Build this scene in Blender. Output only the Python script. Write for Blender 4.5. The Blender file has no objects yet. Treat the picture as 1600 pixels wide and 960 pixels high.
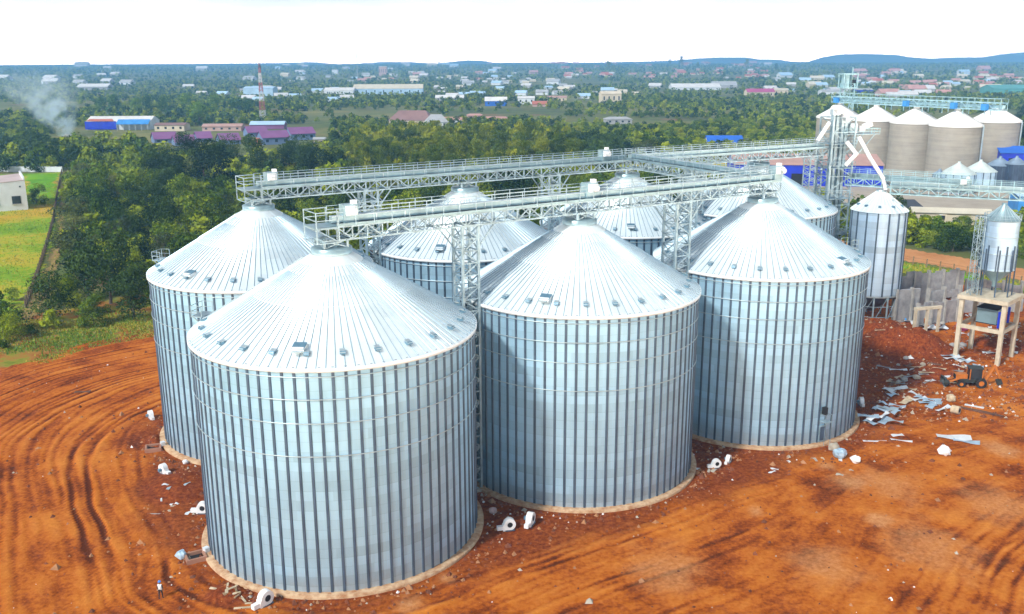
import bpy, math, random
import numpy as np
from mathutils import Vector, Matrix
R_ = math.radians
random.seed(7); rng = np.random.default_rng(7)
sc = bpy.context.scene
COL = sc.collection
# ------------------------------------------------------------------ camera maths (the survey of the place was done from here)
F, PIT, ROL, EYE = 1457.95, .25605, .0035, 46.0
_s, _c, _cr, _sr = math.sin(PIT), math.cos(PIT), math.cos(ROL), math.sin(ROL)
def smooth(a, b, x):
    t = np.clip((x-a)/(b-a), 0, 1); return t*t*(3-2*t)
def hz(x, y):                                           # height of the far terrain
    return 30.0*smooth(1500, 6500, np.hypot(x, y)) - .06
def ray(px, py):
    a, b = px-800, 480-py
    u, v = a*_cr+b*_sr, -a*_sr+b*_cr
    return np.array([u, F*_c+v*_s, v*_c-F*_s])/F
def G(px, py, z=0.0):
    r = ray(px, py); t = (z-EYE)/r[2]
    for _ in range(12):
        if r[1]*t < 1400: break
        t = (float(hz(r[0]*t, r[1]*t))+z-EYE)/r[2]
    return np.array([r[0]*t, r[1]*t])
def AT(px, py, Y):
    r = ray(px, py); t = Y/r[1]; return np.array([r[0]*t, Y, EYE+r[2]*t])
def PJ(x, y, z):
    dz = z-EYE; d = y*_c-dz*_s; w = y*_s+dz*_c
    u, v = F*x/d, F*w/d
    return 800+u*_cr-v*_sr, 480-(u*_sr+v*_cr), F/d
# ------------------------------------------------------------------ noise
def _h(ix, iy, s):
    n = (ix.astype(np.int64)*374761393 + iy.astype(np.int64)*668265263 + s*974711) & 0x7fffffff
    n = ((n ^ (n >> 13))*1274126177) & 0x7fffffff
    return ((n ^ (n >> 16)) & 0xffff)/65535.0
def vn(x, y, s=0):
    x, y = np.asarray(x, float), np.asarray(y, float)
    ix, iy = np.floor(x), np.floor(y); fx, fy = x-ix, y-iy
    fx, fy = fx*fx*(3-2*fx), fy*fy*(3-2*fy)
    a, b, c, d = _h(ix, iy, s), _h(ix+1, iy, s), _h(ix, iy+1, s), _h(ix+1, iy+1, s)
    return (a*(1-fx)+b*fx)*(1-fy)+(c*(1-fx)+d*fx)*fy
def fbm(x, y, s=0, o=4):
    t, a = 0, .5
    for k in range(o): t = t+a*vn(x*2**k, y*2**k, s+k*17); a *= .5
    return t/(1-.5**o)
# ------------------------------------------------------------------ materials
def newmat(name):
    m = bpy.data.materials.new(name); m.use_nodes = True
    nt = m.node_tree; return m, nt, nt.nodes['Principled BSDF']
def L(nt, a, b): nt.links.new(a, b)
def ramp(nt, fac, stops):
    n = nt.nodes.new('ShaderNodeValToRGB'); e = n.color_ramp.elements
    while len(e) < len(stops): e.new(.5)
    for k, (p, c) in enumerate(stops):
        e[k].position = p; e[k].color = (*c, 1) if len(c) == 3 else c
    L(nt, fac, n.inputs[0]); return n.outputs[0]
def noise(nt, vec, scale, detail=4, rough=.55):
    n = nt.nodes.new('ShaderNodeTexNoise'); n.inputs['Scale'].default_value = scale
    n.inputs['Detail'].default_value = detail; n.inputs['Roughness'].default_value = rough
    if vec is not None: L(nt, vec, n.inputs['Vector'])
    return n.outputs['Fac']
def math_(nt, op, a, b=None, clamp=False):
    n = nt.nodes.new('ShaderNodeMath'); n.operation = op; n.use_clamp = clamp
    for k, v in enumerate((a, b)):
        if v is None: continue
        if hasattr(v, 'links'): L(nt, v, n.inputs[k])
        else: n.inputs[k].default_value = v
    return n.outputs[0]
def mix(nt, f, a, b):
    n = nt.nodes.new('ShaderNodeMix'); n.data_type = 'RGBA'
    for sock, v in ((n.inputs[0], f), (n.inputs[6], a), (n.inputs[7], b)):
        if hasattr(v, 'links'): L(nt, v, sock)
        elif isinstance(v, (int, float)): sock.default_value = v
        else: sock.default_value = (*v, 1)
    return n.outputs[2]
def coords(nt, kind='Object'):
    return nt.nodes.new('ShaderNodeTexCoord').outputs[kind]
def geopos(nt): return nt.nodes.new('ShaderNodeNewGeometry').outputs['Position']
def bump(nt, bsdf, h, strength=.3, dist=.05):
    b = nt.nodes.new('ShaderNodeBump'); b.inputs['Strength'].default_value = strength; b.inputs['Distance'].default_value = dist
    L(nt, h, b.inputs['Height']); L(nt, b.outputs[0], bsdf.inputs['Normal'])
_pm = {}
def pm(name, c, var=.18, scale=2.0, rough=.7, metal=0.0, c2=None):
    """a painted / metal / concrete surface with worn patches"""
    if name in _pm: return _pm[name]
    m, nt, b = newmat(name)
    f = noise(nt, geopos(nt), scale, 5, .6)
    c2 = c2 or tuple(v*(1-var*2) for v in c)
    L(nt, ramp(nt, f, [(.3, c2), (.62, c)]), b.inputs['Base Color'])
    b.inputs['Roughness'].default_value = rough; b.inputs['Metallic'].default_value = metal
    _pm[name] = m; return m
def attr(nt, name):
    n = nt.nodes.new('ShaderNodeAttribute'); n.attribute_name = name; return n
# galvanised sheet with panel-to-panel variation (angle x height cells)
def sheet_mat(name, c, cols, rowh, var, rough, metal, lines=.0, dust=True):
    m, nt, b = newmat(name)
    sx = nt.nodes.new('ShaderNodeSeparateXYZ'); L(nt, coords(nt), sx.inputs[0])
    ang = math_(nt, 'ARCTAN2', sx.outputs[1], sx.outputs[0])
    row = math_(nt, 'FLOOR', math_(nt, 'DIVIDE', sx.outputs[2], rowh))
    cu = math_(nt, 'ADD', math_(nt, 'MULTIPLY', ang, cols/(2*math.pi)), math_(nt, 'MULTIPLY', row, .5))
    col = math_(nt, 'FLOOR', cu)
    cb = nt.nodes.new('ShaderNodeCombineXYZ'); L(nt, col, cb.inputs[0]); L(nt, row, cb.inputs[1])
    oi = nt.nodes.new('ShaderNodeObjectInfo'); L(nt, oi.outputs['Random'], cb.inputs[2])
    wn = nt.nodes.new('ShaderNodeTexWhiteNoise'); L(nt, cb.outputs[0], wn.inputs['Vector'])
    cloud = noise(nt, geopos(nt), .35, 5, .6)
    v = math_(nt, 'ADD', math_(nt, 'MULTIPLY', wn.outputs['Value'], var), math_(nt, 'MULTIPLY', cloud, var*1.6))
    v = math_(nt, 'ADD', v, 1-var*1.25)
    if lines:
        fr = math_(nt, 'FRACT', math_(nt, 'DIVIDE', sx.outputs[2], rowh))
        ln = math_(nt, 'LESS_THAN', fr, .06)
        v = math_(nt, 'SUBTRACT', v, math_(nt, 'MULTIPLY', ln, lines))
    vm = nt.nodes.new('ShaderNodeVectorMath'); vm.operation = 'SCALE'; vm.inputs[0].default_value = c
    w1 = nt.nodes.new('ShaderNodeTexWhiteNoise'); w1.noise_dimensions = '1D'; L(nt, row, w1.inputs['W'])
    v = math_(nt, 'ADD', v, math_(nt, 'MULTIPLY', math_(nt, 'SUBTRACT', w1.outputs['Value'], .5), var*.9))
    stv = nt.nodes.new('ShaderNodeMapping'); stv.inputs['Scale'].default_value = (1.6, 1.6, .06); L(nt, coords(nt), stv.inputs[0])
    v = math_(nt, 'ADD', v, math_(nt, 'MULTIPLY', math_(nt, 'SUBTRACT', noise(nt, stv.outputs[0], 1.0, 5, .65), .5), var*1.3))
    L(nt, v, vm.inputs['Scale'])
    low = math_(nt, 'SUBTRACT', 1.0, math_(nt, 'DIVIDE', sx.outputs[2], 2.6), True)
    du = math_(nt, 'MULTIPLY', math_(nt, 'MULTIPLY', low, noise(nt, geopos(nt), .9, 5, .7)), .75 if dust else 0.0)
    L(nt, mix(nt, du, vm.outputs[0], (.34, .16, .07)), b.inputs['Base Color'])
    b.inputs['Metallic'].default_value = metal
    L(nt, math_(nt, 'ADD', math_(nt, 'MULTIPLY', cloud, .25), rough-.12), b.inputs['Roughness'])
    return m
M_WALL = sheet_mat('corrugated_galvanised', (.37, .60, .77), 26, .92, .15, .40, .45, .12)
M_STIFF = pm('mill_steel', (.085, .135, .205), .2, .5, .45, .35)
M_ROOF = sheet_mat('roof_galvanised', (.67, .79, .85), 52, 2.4, .14, .40, .3, 0.0, False)
M_RIB = pm('roof_rib_steel', (.30, .43, .53), .1, .6, .4, .4)
M_EAVE = pm('eave_white_steel', (.86, .92, .95), .06, .8, .4, .1)
M_RING = pm('ring_steel', (.50, .62, .68), .1, 1, .38, .5)
M_LAT = pm('galvanised_lattice', (.38, .52, .60), .22, .8, .4, .45)
M_DECK = pm('conveyor_galvanised', (.29, .43, .49), .14, .5, .35, .45)
M_LATP = pm('pale_lattice', (.42, .66, .73), .2, .6, .45, .2)
M_WHITE = pm('white_paint', (.84, .85, .86), .08, 1.5, .45)
M_DARK = pm('dark_opening', (.012, .013, .016), .2, 2, .8)
M_VENT = pm('vent_steel', (.13, .27, .38), .15, 2, .5, .3)
M_CONC = pm('concrete', (.46, .42, .35), .16, .4, .9, 0, (.33, .29, .23))
M_FOUND = pm('foundation_concrete', (.56, .40, .25), .2, 1.6, .9, 0, (.34, .15, .06))
M_GREYC = pm('grey_block', (.34, .34, .35), .2, .7, .9, 0, (.20, .20, .21))
M_BLUE = pm('blue_sheet', (.008, .035, .62), .15, .3, .5)
M_LBLUE = pm('light_blue_sheet', (.05, .30, .75), .15, .3, .5)
M_TIMBER = pm('weathered_timber', (.36, .24, .13), .25, 3, .85)
M_RUST = pm('rusty_steel', (.16, .07, .04), .25, 2, .85)
M_GLASS = pm('window_glass', (.03, .04, .05), .2, 1, .2)
M_ORANGE = pm('orange_paint', (.55, .17, .02), .15, 2, .5)
M_RUBBER = pm('black_rubber', (.02, .02, .022), .2, 4, .8)
M_CHASS = pm('dark_chassis', (.035, .045, .045), .2, 2, .6)
M_BARK = pm('bark', (.16, .12, .08), .25, 3, .95)
# ------------------------------------------------------------------ mesh builder
class MB:
    def __init__(s): s.v, s.f, s.m, s.sm, s.mats = [], [], [], [], []
    def mi(s, mat):
        if mat not in s.mats: s.mats.append(mat)
        return s.mats.index(mat)
    def add(s, vs, fs, mat, smooth=False):
        o = len(s.v); k = s.mi(mat)
        s.v += [tuple(map(float, p)) for p in vs]
        for f in fs: s.f.append(tuple(i+o for i in f)); s.m.append(k); s.sm.append(smooth)
    def box(s, c, d, mat, rz=0.0, rx=0.0, ry=0.0):
        M = Matrix.Translation(c) @ Matrix.Rotation(rz, 4, 'Z') @ Matrix.Rotation(ry, 4, 'Y') @ Matrix.Rotation(rx, 4, 'X')
        vs = [M @ Vector((x*d[0]/2, y*d[1]/2, z*d[2]/2)) for x in (-1, 1) for y in (-1, 1) for z in (-1, 1)]
        s.add(vs, [(0, 1, 3, 2), (4, 6, 7, 5), (0, 4, 5, 1), (2, 3, 7, 6), (0, 2, 6, 4), (1, 5, 7, 3)], mat)
    def beam(s, p, q, w, h, mat):
        p, q = Vector(p), Vector(q); d = (q-p)
        if d.length < 1e-6: return
        d.normalize(); up = Vector((0, 0, 1)) if abs(d.z) < .98 else Vector((0, 1, 0))
        x = d.cross(up).normalized()*w/2; y = x.cross(d).normalized()*h/2
        vs = [p-x-y, p+x-y, p+x+y, p-x+y, q-x-y, q+x-y, q+x+y, q-x+y]
        s.add(vs, [(3, 2, 1, 0), (4, 5, 6, 7), (0, 1, 5, 4), (1, 2, 6, 5), (2, 3, 7, 6), (3, 0, 4, 7)], mat)
    def tube(s, p, q, r0, r1, mat, n=10, caps=True):
        p, q = Vector(p), Vector(q); d = (q-p).normalized()
        up = Vector((0, 0, 1)) if abs(d.z) < .98 else Vector((0, 1, 0))
        x = d.cross(up).normalized(); y = d.cross(x)
        vs = []
        for c, r in ((p, r0), (q, r1)):
            for k in range(n):
                a = 2*math.pi*k/n; vs.append(c+x*(r*math.cos(a))+y*(r*math.sin(a)))
        fs = [(k, (k+1) % n, n+(k+1) % n, n+k) for k in range(n)]
        s.add(vs, fs, mat, True)
        if caps: s.add(vs[:n], [tuple(range(n))[::-1]], mat); s.add(vs[n:], [tuple(range(n))], mat)
    def lathe(s, prof, mat, n=96, smooth=True, a0=0.0, a1=2*math.pi, c=(0, 0, 0)):
        full = abs(a1-a0-2*math.pi) < 1e-6; k = n if full else n+1
        vs = []
        for r, z in prof:
            for i in range(k):
                a = a0+(a1-a0)*i/n; vs.append((c[0]+r*math.cos(a), c[1]+r*math.sin(a), c[2]+z))
        fs = []
        for j in range(len(prof)-1):
            for i in range(n):
                i2 = (i+1) % k
                fs.append((j*k+i, j*k+i2, (j+1)*k+i2, (j+1)*k+i))
        s.add(vs, fs, mat, smooth)
    def prism(s, poly, z0, z1, mat):
        n = len(poly)
        vs = [(x, y, z0) for x, y in poly]+[(x, y, z1) for x, y in poly]
        s.add(vs, [tuple(range(n))[::-1], tuple(range(n, 2*n))]+[(i, (i+1) % n, n+(i+1) % n, n+i) for i in range(n)], mat)
    def mesh(s, name):
        me = bpy.data.meshes.new(name); me.from_pydata(s.v, [], s.f)
        for m in s.mats: me.materials.append(m)
        me.polygons.foreach_set('material_index', s.m); me.polygons.foreach_set('use_smooth', s.sm)
        me.update(); return me
    def build(s, name, parent=None, loc=(0, 0, 0), rz=0.0, label=None):
        return link(name, s.mesh(name), parent, loc, rz, label)
def link(name, me, parent=None, loc=(0, 0, 0), rz=0.0, label=None):
    o = bpy.data.objects.new(name, me); COL.objects.link(o)
    o.location = loc; o.rotation_euler = (0, 0, rz)
    if parent is not None: o.parent = parent
    if label: o['label'] = label
    return o
def tag(o, label, cat=None, group=None, kind=None):
    o['label'] = label
    if cat: o['category'] = cat
    if group: o['group'] = group
    if kind: o['kind'] = kind
    return o
def thing(name, label, cat, loc=(0, 0, 0), rz=0.0, group=None):
    o = bpy.data.objects.new(name, None); COL.objects.link(o)
    o.location = loc; o.rotation_euler = (0, 0, rz); o.empty_display_size = .3
    return tag(o, label, cat, group)
def dup(root, loc, rz=0.0, scale=None, label=None, group=None):
    r = root.copy(); COL.objects.link(r); r.location = loc; r.rotation_euler = (0, 0, rz)
    if scale is not None: r.scale = scale if hasattr(scale, '__len__') else (scale,)*3
    if label: r['label'] = label
    if group: r['group'] = group
    for ch in list(root.children):
        c = ch.copy(); COL.objects.link(c); c.parent = r
        for g in list(ch.children):
            d = g.copy(); COL.objects.link(d); d.parent = c
    return r
def fast_mesh(name, verts, quads, mats, mat_idx=None, smooth=False):
    me = bpy.data.meshes.new(name); nv, nq = len(verts), len(quads)
    me.vertices.add(nv); me.vertices.foreach_set('co', np.asarray(verts, np.float32).ravel())
    me.loops.add(nq*4); me.loops.foreach_set('vertex_index', np.asarray(quads, np.int32).ravel())
    me.polygons.add(nq); me.polygons.foreach_set('loop_start', np.arange(nq, dtype=np.int32)*4)
    for m in mats: me.materials.append(m)
    if mat_idx is not None: me.polygons.foreach_set('material_index', np.asarray(mat_idx, np.int32))
    if smooth: me.polygons.foreach_set('use_smooth', np.ones(nq, bool))
    me.update(calc_edges=True); return me

# ================================================================== SETTING: ground
S = {'A': (-17.19, 87.5), 'B': (7.6, 103.68), 'C': (32.39, 119.87), 'D': (-31.37, 115.07), 'E': (-6.58, 131.25), 'F': (18.22, 147.44), 'G': (43.01, 163.63)}
SR, SE, SH, SN = 13.45, 21.52, 7.14, 1.5          # silo radius, eave height, roof rise, neck radius
def sdf_block(x, y):
    """distance from the footprint of the silo block (rounded)"""
    poly = np.array([S['A'], S['C'], (57, 150), S['G'], S['D']])
    d = np.full(np.shape(x), 1e9); inside = np.zeros(np.shape(x), bool)
    n = len(poly)
    for i in range(n):
        a, b = poly[i], poly[(i+1) % n]; e = b-a
        t = np.clip(((x-a[0])*e[0]+(y-a[1])*e[1])/(e@e), 0, 1)
        d = np.minimum(d, np.hypot(x-a[0]-t*e[0], y-a[1]-t*e[1]))
        cr = ((a[1] > y) != (b[1] > y)) & (x < (b[0]-a[0])*(y-a[1])/(b[1]-a[1]+1e-9)+a[0])
        inside ^= cr
    return np.where(inside, -d, d)-SR
def in_poly(x, y, poly):
    x, y = np.asarray(x, float), np.asarray(y, float); ins = np.zeros(x.shape, bool); n = len(poly)
    for i in range(n):
        a, b = poly[i], poly[(i+1) % n]
        ins ^= ((a[1] > y) != (b[1] > y)) & (x < (b[0]-a[0])*(y-a[1])/(b[1]-a[1]+1e-12)+a[0])
    return ins
def pg(*pts): return [tuple(G(*p)) for p in pts]
# --- far ground sheet
def ground_sheet():
    ys = np.concatenate([[-60, 0, 40], np.linspace(60, 700, 90), np.geomspace(720, 10300, 70)])
    us = np.linspace(-1, 1, 120)
    X = np.array([[u*(260+y*.85 if y > 0 else 260) for u in us] for y in ys]); Y = np.repeat(ys[:, None], len(us), 1)
    Z = hz(X, Y)
    v = np.stack([X, Y, Z], -1).reshape(-1, 3); n = len(us)
    q = [(j*n+i, j*n+i+1, (j+1)*n+i+1, (j+1)*n+i) for j in range(len(ys)-1) for i in range(n-1)]
    m, nt, b = newmat('scrub_ground'); p = geopos(nt)
    big = noise(nt, p, .006, 6, .6); mid = noise(nt, p, .05, 6, .65); fine = noise(nt, p, .5, 4, .7)
    c = mix(nt, ramp(nt, big, [(.42, (0, 0, 0)), (.60, (1, 1, 1))]), (.07, .10, .018), (.27, .24, .05))
    c = mix(nt, ramp(nt, mid, [(.45, (0, 0, 0)), (.62, (1, 1, 1))]), c, (.11, .16, .022))
    c = mix(nt, ramp(nt, noise(nt, p, .018, 5, .6), [(.60, (0, 0, 0)), (.68, (1, 1, 1))]), c, (.26, .12, .045))
    c = mix(nt, math_(nt, 'MULTIPLY', fine, .5), c, (.05, .06, .012))
    L(nt, c, b.inputs['Base Color']); b.inputs['Roughness'].default_value = .95
    o = link('ground', fast_mesh('ground', v, q, [m], smooth=True)); tag(o, 'flat scrubby green ground running to the horizon', kind='structure')
ground_sheet()
# --- red earth yard, rutted by trucks driving round the silos
YX0, YX1, YY0, YY1, YS = -120, 130, 45, 205, .32
def yard_mask(x, y):
    w = 5*(fbm(x*.12, y*.12, 3)-.5)+2.2*(fbm(x*.6, y*.6, 5)-.5)
    left = in_poly(x+w, y+w, pg((-400, 1500), (-120, 660), (0, 575), (70, 562), (140, 535), (235, 520), (330, 470))+[(-10, 190), (75, 200)]+pg((1500, 445), (1620, 462), (1850, 520), (2300, 1500)))
    return left
def ruts(x, y):
    d = sdf_block(x, y); _u, _v = x-5, y-112; ang = np.arctan2(_u*.866-_v*.5, -_u*.5-_v*.866)*40
    v = d+3.2*(fbm(x*.03, y*.03, 21)-.5)*2
    c2x, c2y = 95.0, 35.0
    v2 = np.hypot(x-c2x, y-c2y)+4*(fbm(x*.035, y*.035, 77)-.5); ang2 = np.arctan2(y-c2y, x-c2x)*50
    w2 = smooth(6, 34, x-.2*(y-60)+8*(fbm(x*.05, y*.05, 78)-.5))
    a = .30*fbm(v*.5, ang*.10, 31, 4)+.34*fbm(v*2.2, ang*.2, 33, 4)+.36*fbm(x*.35, y*.35, 35, 5)
    a2 = .16*fbm(v2*.5, ang2*.10, 41, 4)+.26*fbm(v2*2.3, ang2*.2, 43, 4)+.58*fbm(x*.35, y*.35, 35, 5)
    t = a*(1-w2)+a2*w2
    t = .5+(t-.5)*.95
    rg = np.random.default_rng(17)
    for k in range(54):                                  # single passes of trucks: pairs of wheel ruts that drift and cross
        left = k < 30
        vv, aa = (v, ang) if left else (v2, ang2)
        c0 = rg.uniform(2, 34) if left else rg.uniform(22, 74); amp = rg.uniform(2, 9); fr = rg.uniform(.012, .03)
        am, aw = rg.uniform(-125, 125) if left else rg.uniform(20, 150), rg.uniform(25, 70)
        cl = c0+amp*(fbm(aa*fr, 0*aa+k*3.7, 100+k, 2)-.5)*2
        e = np.abs(vv-cl); win = np.exp(-((aa-am)/aw)**4)*(1-w2 if left else w2)*(.45+.55*fbm(aa*.3, vv*.3, k))
        g = win*rg.uniform(.12, .34)
        t = t-g*np.exp(-((e-.95)/.24)**2)+.6*g*np.exp(-((e-1.45)/.22)**2)+.4*g*np.exp(-((e-.45)/.22)**2)
    return d, t, t
def yard():
    xs = np.arange(YX0, YX1, YS); ys = np.arange(YY0, YY1, YS)
    X, Y = np.meshgrid(xs, ys); ok = yard_mask(X, Y)
    d, t, pair = ruts(X, Y)
    Z = .09+.26*(t-.5)*smooth(1.5, 6, d)+.05*(fbm(X*1.3, Y*1.3, 9)-.5)
    # disturbed earth around the foundations, spoil heaps
    Z += .35*(fbm(X*.5, Y*.5, 61)-.42)*smooth(.2, 1.5, d)*(1-smooth(4, 8, d))
    for (hx, hy, hr, ry, hh, ro) in HEAPS:
        cx, sx = math.cos(ro), math.sin(ro); lx, ly = (X-hx)*cx+(Y-hy)*sx, -(X-hx)*sx+(Y-hy)*cx
        k = np.clip(1-np.hypot(lx/hr, ly/ry), 0, 1)
        Z += hh*smooth(0, .75, k)*(.75+.5*fbm(X*.7, Y*.7, 71))
    for nm, (cx, cy) in S.items():      # keep the earth off the foundations
        rr = np.hypot(X-cx, Y-cy); Z = np.where(rr < SR+.9, np.minimum(Z, .08), Z)
    Z = np.maximum(Z, -.02)
    v = np.stack([X, Y, Z], -1).reshape(-1, 3); nx = len(xs)
    J, I = np.meshgrid(np.arange(len(ys)-1), np.arange(nx-1), indexing='ij')
    a = (J*nx+I).ravel(); q = np.stack([a, a+1, a+1+nx, a+nx], -1)
    okq = ok.ravel()[q].all(1); q = q[okq]
    used = np.unique(q); rm = np.full(len(v), -1); rm[used] = np.arange(len(used))
    m, nt, b = newmat('red_earth'); p = geopos(nt)
    tr = attr(nt, 'ruts').outputs['Fac']; ds = attr(nt, 'damp').outputs['Fac']; pl = attr(nt, 'pale').outputs['Fac']
    fine = noise(nt, p, 2.2, 6, .7); mid = noise(nt, p, .14, 5, .6); spk = noise(nt, p, 6, 3, .8)
    f = math_(nt, 'ADD', math_(nt, 'MULTIPLY', tr, .80), math_(nt, 'MULTIPLY', math_(nt, 'SUBTRACT', fine, .5), .60))
    f = math_(nt, 'ADD', f, .10)
    f = math_(nt, 'ADD', f, math_(nt, 'MULTIPLY', math_(nt, 'SUBTRACT', mid, .5), .6))
    c = ramp(nt, f, [(.26, (.10, .022, .005)), (.40, (.27, .058, .007)), (.53, (.46, .122, .011)), (.80, (.63, .225, .035))])
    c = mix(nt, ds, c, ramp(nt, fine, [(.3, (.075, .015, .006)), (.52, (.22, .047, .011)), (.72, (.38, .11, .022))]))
    c = mix(nt, pl, c, ramp(nt, fine, [(.35, (.46, .19, .06)), (.65, (.64, .33, .15))]))
    c = mix(nt, ramp(nt, spk, [(.68, (0, 0, 0)), (.76, (1, 1, 1))]), c, (.50, .30, .18))
    L(nt, c, b.inputs['Base Color']); b.inputs['Roughness'].default_value = .95; b.inputs['Specular IOR Level'].default_value = .08
    bump(nt, b, math_(nt, 'ADD', fine, math_(nt, 'MULTIPLY', tr, 1.5)), .8, .12)
    me = fast_mesh('dirt_ground', v[used], rm[q], [m], smooth=True)
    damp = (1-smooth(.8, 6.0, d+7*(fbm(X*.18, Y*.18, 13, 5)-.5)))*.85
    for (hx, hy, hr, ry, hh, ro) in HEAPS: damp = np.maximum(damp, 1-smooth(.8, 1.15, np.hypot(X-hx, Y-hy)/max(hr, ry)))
    pale = np.zeros_like(X)
    for px, py, r in ((1330, 755, 3.2), (1375, 815, 2.2), (1290, 730, 1.5), (640, 945, 1.8), (700, 905, 1.2), (1180, 800, 1.3), (1560, 700, 3), (1450, 855, 6.5), (1290, 885, 5), (1560, 790, 6), (1040, 890, 5), (1390, 760, 5)):
        gx, gy = G(px, py); pale = np.maximum(pale, (.75 if r < 4 else .5)*(1-smooth(.1, 1, np.hypot(X-gx, (Y-gy)*.8)/r+.8*(fbm(X*.6, Y*.6, 23)-.5))))
    for nm, arr in (('ruts', t), ('damp', damp), ('pale', pale)):
        at = me.attributes.new(nm, 'FLOAT', 'POINT'); at.data.foreach_set('value', arr.ravel()[used].astype(np.float32))
    o = link('dirt_ground', me); tag(o, 'rutted red earth yard around the grain silos', kind='structure')
HEAPS = []
def heap(px, py, rx, ry, h, rot=0.0):
    x, y = G(px, py); HEAPS.append((x, y, rx, ry, h, rot))
heap(1410, 545, 9.5, 5.5, 3.4, -.25); heap(1375, 515, 6, 5, 1.6); heap(1478, 492, 4, 3, 3.0); heap(1470, 585, 6, 2.6, 1.3)
heap(285, 760, 4.2, 5.5, .7); heap(800, 815, 3, 2.5, .45); heap(255, 690, 2.5, 3, .6); heap(1560, 540, 5, 4, 1.2); heap(360, 930, 2.5, 2, .4)
yard()
# --- left field, path, road on the right
def sheet(name, poly, z, mat, label, step=2.0, wob=1.6, seed=1):
    P = np.array(poly); x0, y0 = P.min(0)-3; x1, y1 = P.max(0)+3
    xs, ys = np.arange(x0, x1, step), np.arange(y0, y1, step); X, Y = np.meshgrid(xs, ys)
    w = wob*2*(fbm(X*.13, Y*.13, seed)-.5)+wob*(fbm(X*.5, Y*.5, seed+4)-.5)
    ok = in_poly(X+w, Y+w, poly); Z = z+.0*X
    v = np.stack([X, Y, Z], -1).reshape(-1, 3); nx = len(xs)
    J, I = np.meshgrid(np.arange(len(ys)-1), np.arange(nx-1), indexing='ij')
    a = (J*nx+I).ravel(); q = np.stack([a, a+1, a+1+nx, a+nx], -1); q = q[ok.ravel()[q].all(1)]
    used = np.unique(q); rm = np.full(len(v), -1); rm[used] = np.arange(len(used))
    return tag(link(name, fast_mesh(name, v[used], rm[q], [mat])), label, kind='structure')
def field_mat(name, stops, scale, scale2):
    m, nt, b = newmat(name); p = geopos(nt)
    f = math_(nt, 'ADD', math_(nt, 'MULTIPLY', noise(nt, p, scale, 5, .6), .7), math_(nt, 'MULTIPLY', noise(nt, p, scale2, 4, .7), .3))
    L(nt, ramp(nt, f, stops), b.inputs['Base Color']); b.inputs['Roughness'].default_value = .95; b.inputs['Specular IOR Level'].default_value = .08; return m
M_FIELD = field_mat('meadow', [(.36, (.10, .24, .010)), (.47, (.22, .36, .018)), (.54, (.42, .38, .03)), (.62, (.52, .33, .03))], .028, .5)
M_GREEN = field_mat('green_lawn', [(.35, (.07, .22, .01)), (.55, (.17, .40, .010)), (.7, (.28, .36, .02))], .06, .7)
M_PATH = field_mat('sandy_path', [(.35, (.26, .20, .07)), (.5, (.34, .23, .09)), (.65, (.16, .20, .03))], .1, .8)
M_ROAD = field_mat('orange_road', [(.3, (.42, .17, .06)), (.6, (.60, .30, .13))], .1, .9)
M_TAN = field_mat('tan_yard', [(.3, (.34, .30, .24)), (.6, (.46, .41, .34))], .1, .9)
sheet('field', pg((-300, 560), (-200, 280), (98, 269), (84, 390), (40, 480), (20, 505)), -.02, M_FIELD, 'meadow of green and straw yellow grass beside the fence', 1.5)
sheet('lawn', pg((38, 300), (40, 273), (92, 272), (88, 312)), .0, M_GREEN, 'bright green lawn beside the white house', 1.2)
sheet('path', pg((99, 272), (106, 272), (98, 400), (80, 450), (55, 500), (25, 500), (60, 440), (85, 380)), .02, M_PATH, 'sandy track running along the wire fence', .8, .7)
sheet('dirt_road', pg((1300, 372), (1420, 388), (1520, 405), (1620, 424), (1900, 480), (1900, 510), (1620, 445), (1510, 425), (1420, 409), (1300, 390)), -.01, M_ROAD, 'wide orange dirt road behind the half-built walls', 1.0, 1.0)
sheet('verge', pg((1300, 392), (1420, 410), (1510, 426), (1620, 447), (1620, 462), (1500, 440), (1400, 425), (1300, 405)), .0, M_GREEN, 'green grass verge below the orange road', 1.0, .8)
M_VERGE = field_mat('verge_earth', [(.36, (.10, .17, .012)), (.46, (.24, .24, .03)), (.54, (.34, .16, .035)), (.66, (.26, .07, .016))], .16, .9)
sheet('verge_earth', pg((-60, 600), (-60, 500), (60, 488), (250, 452), (262, 522), (140, 542), (70, 566), (0, 580)), -.015, M_VERGE, 'patchy red and grassy strip between the yard and the thicket', 1.0, 1.5)
sheet('compound_ground', pg((1150, 268), (1700, 262), (1750, 330), (1400, 332), (1180, 300)), -.02, M_TAN, 'pale tan yard below the concrete silos', 2.0, 2)
sheet('paddock_ground', pg((880, 262), (1160, 248), (1200, 290), (1000, 300)), .0, M_FIELD, 'grassy paddock seen between the back row roofs', 1.5)
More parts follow.
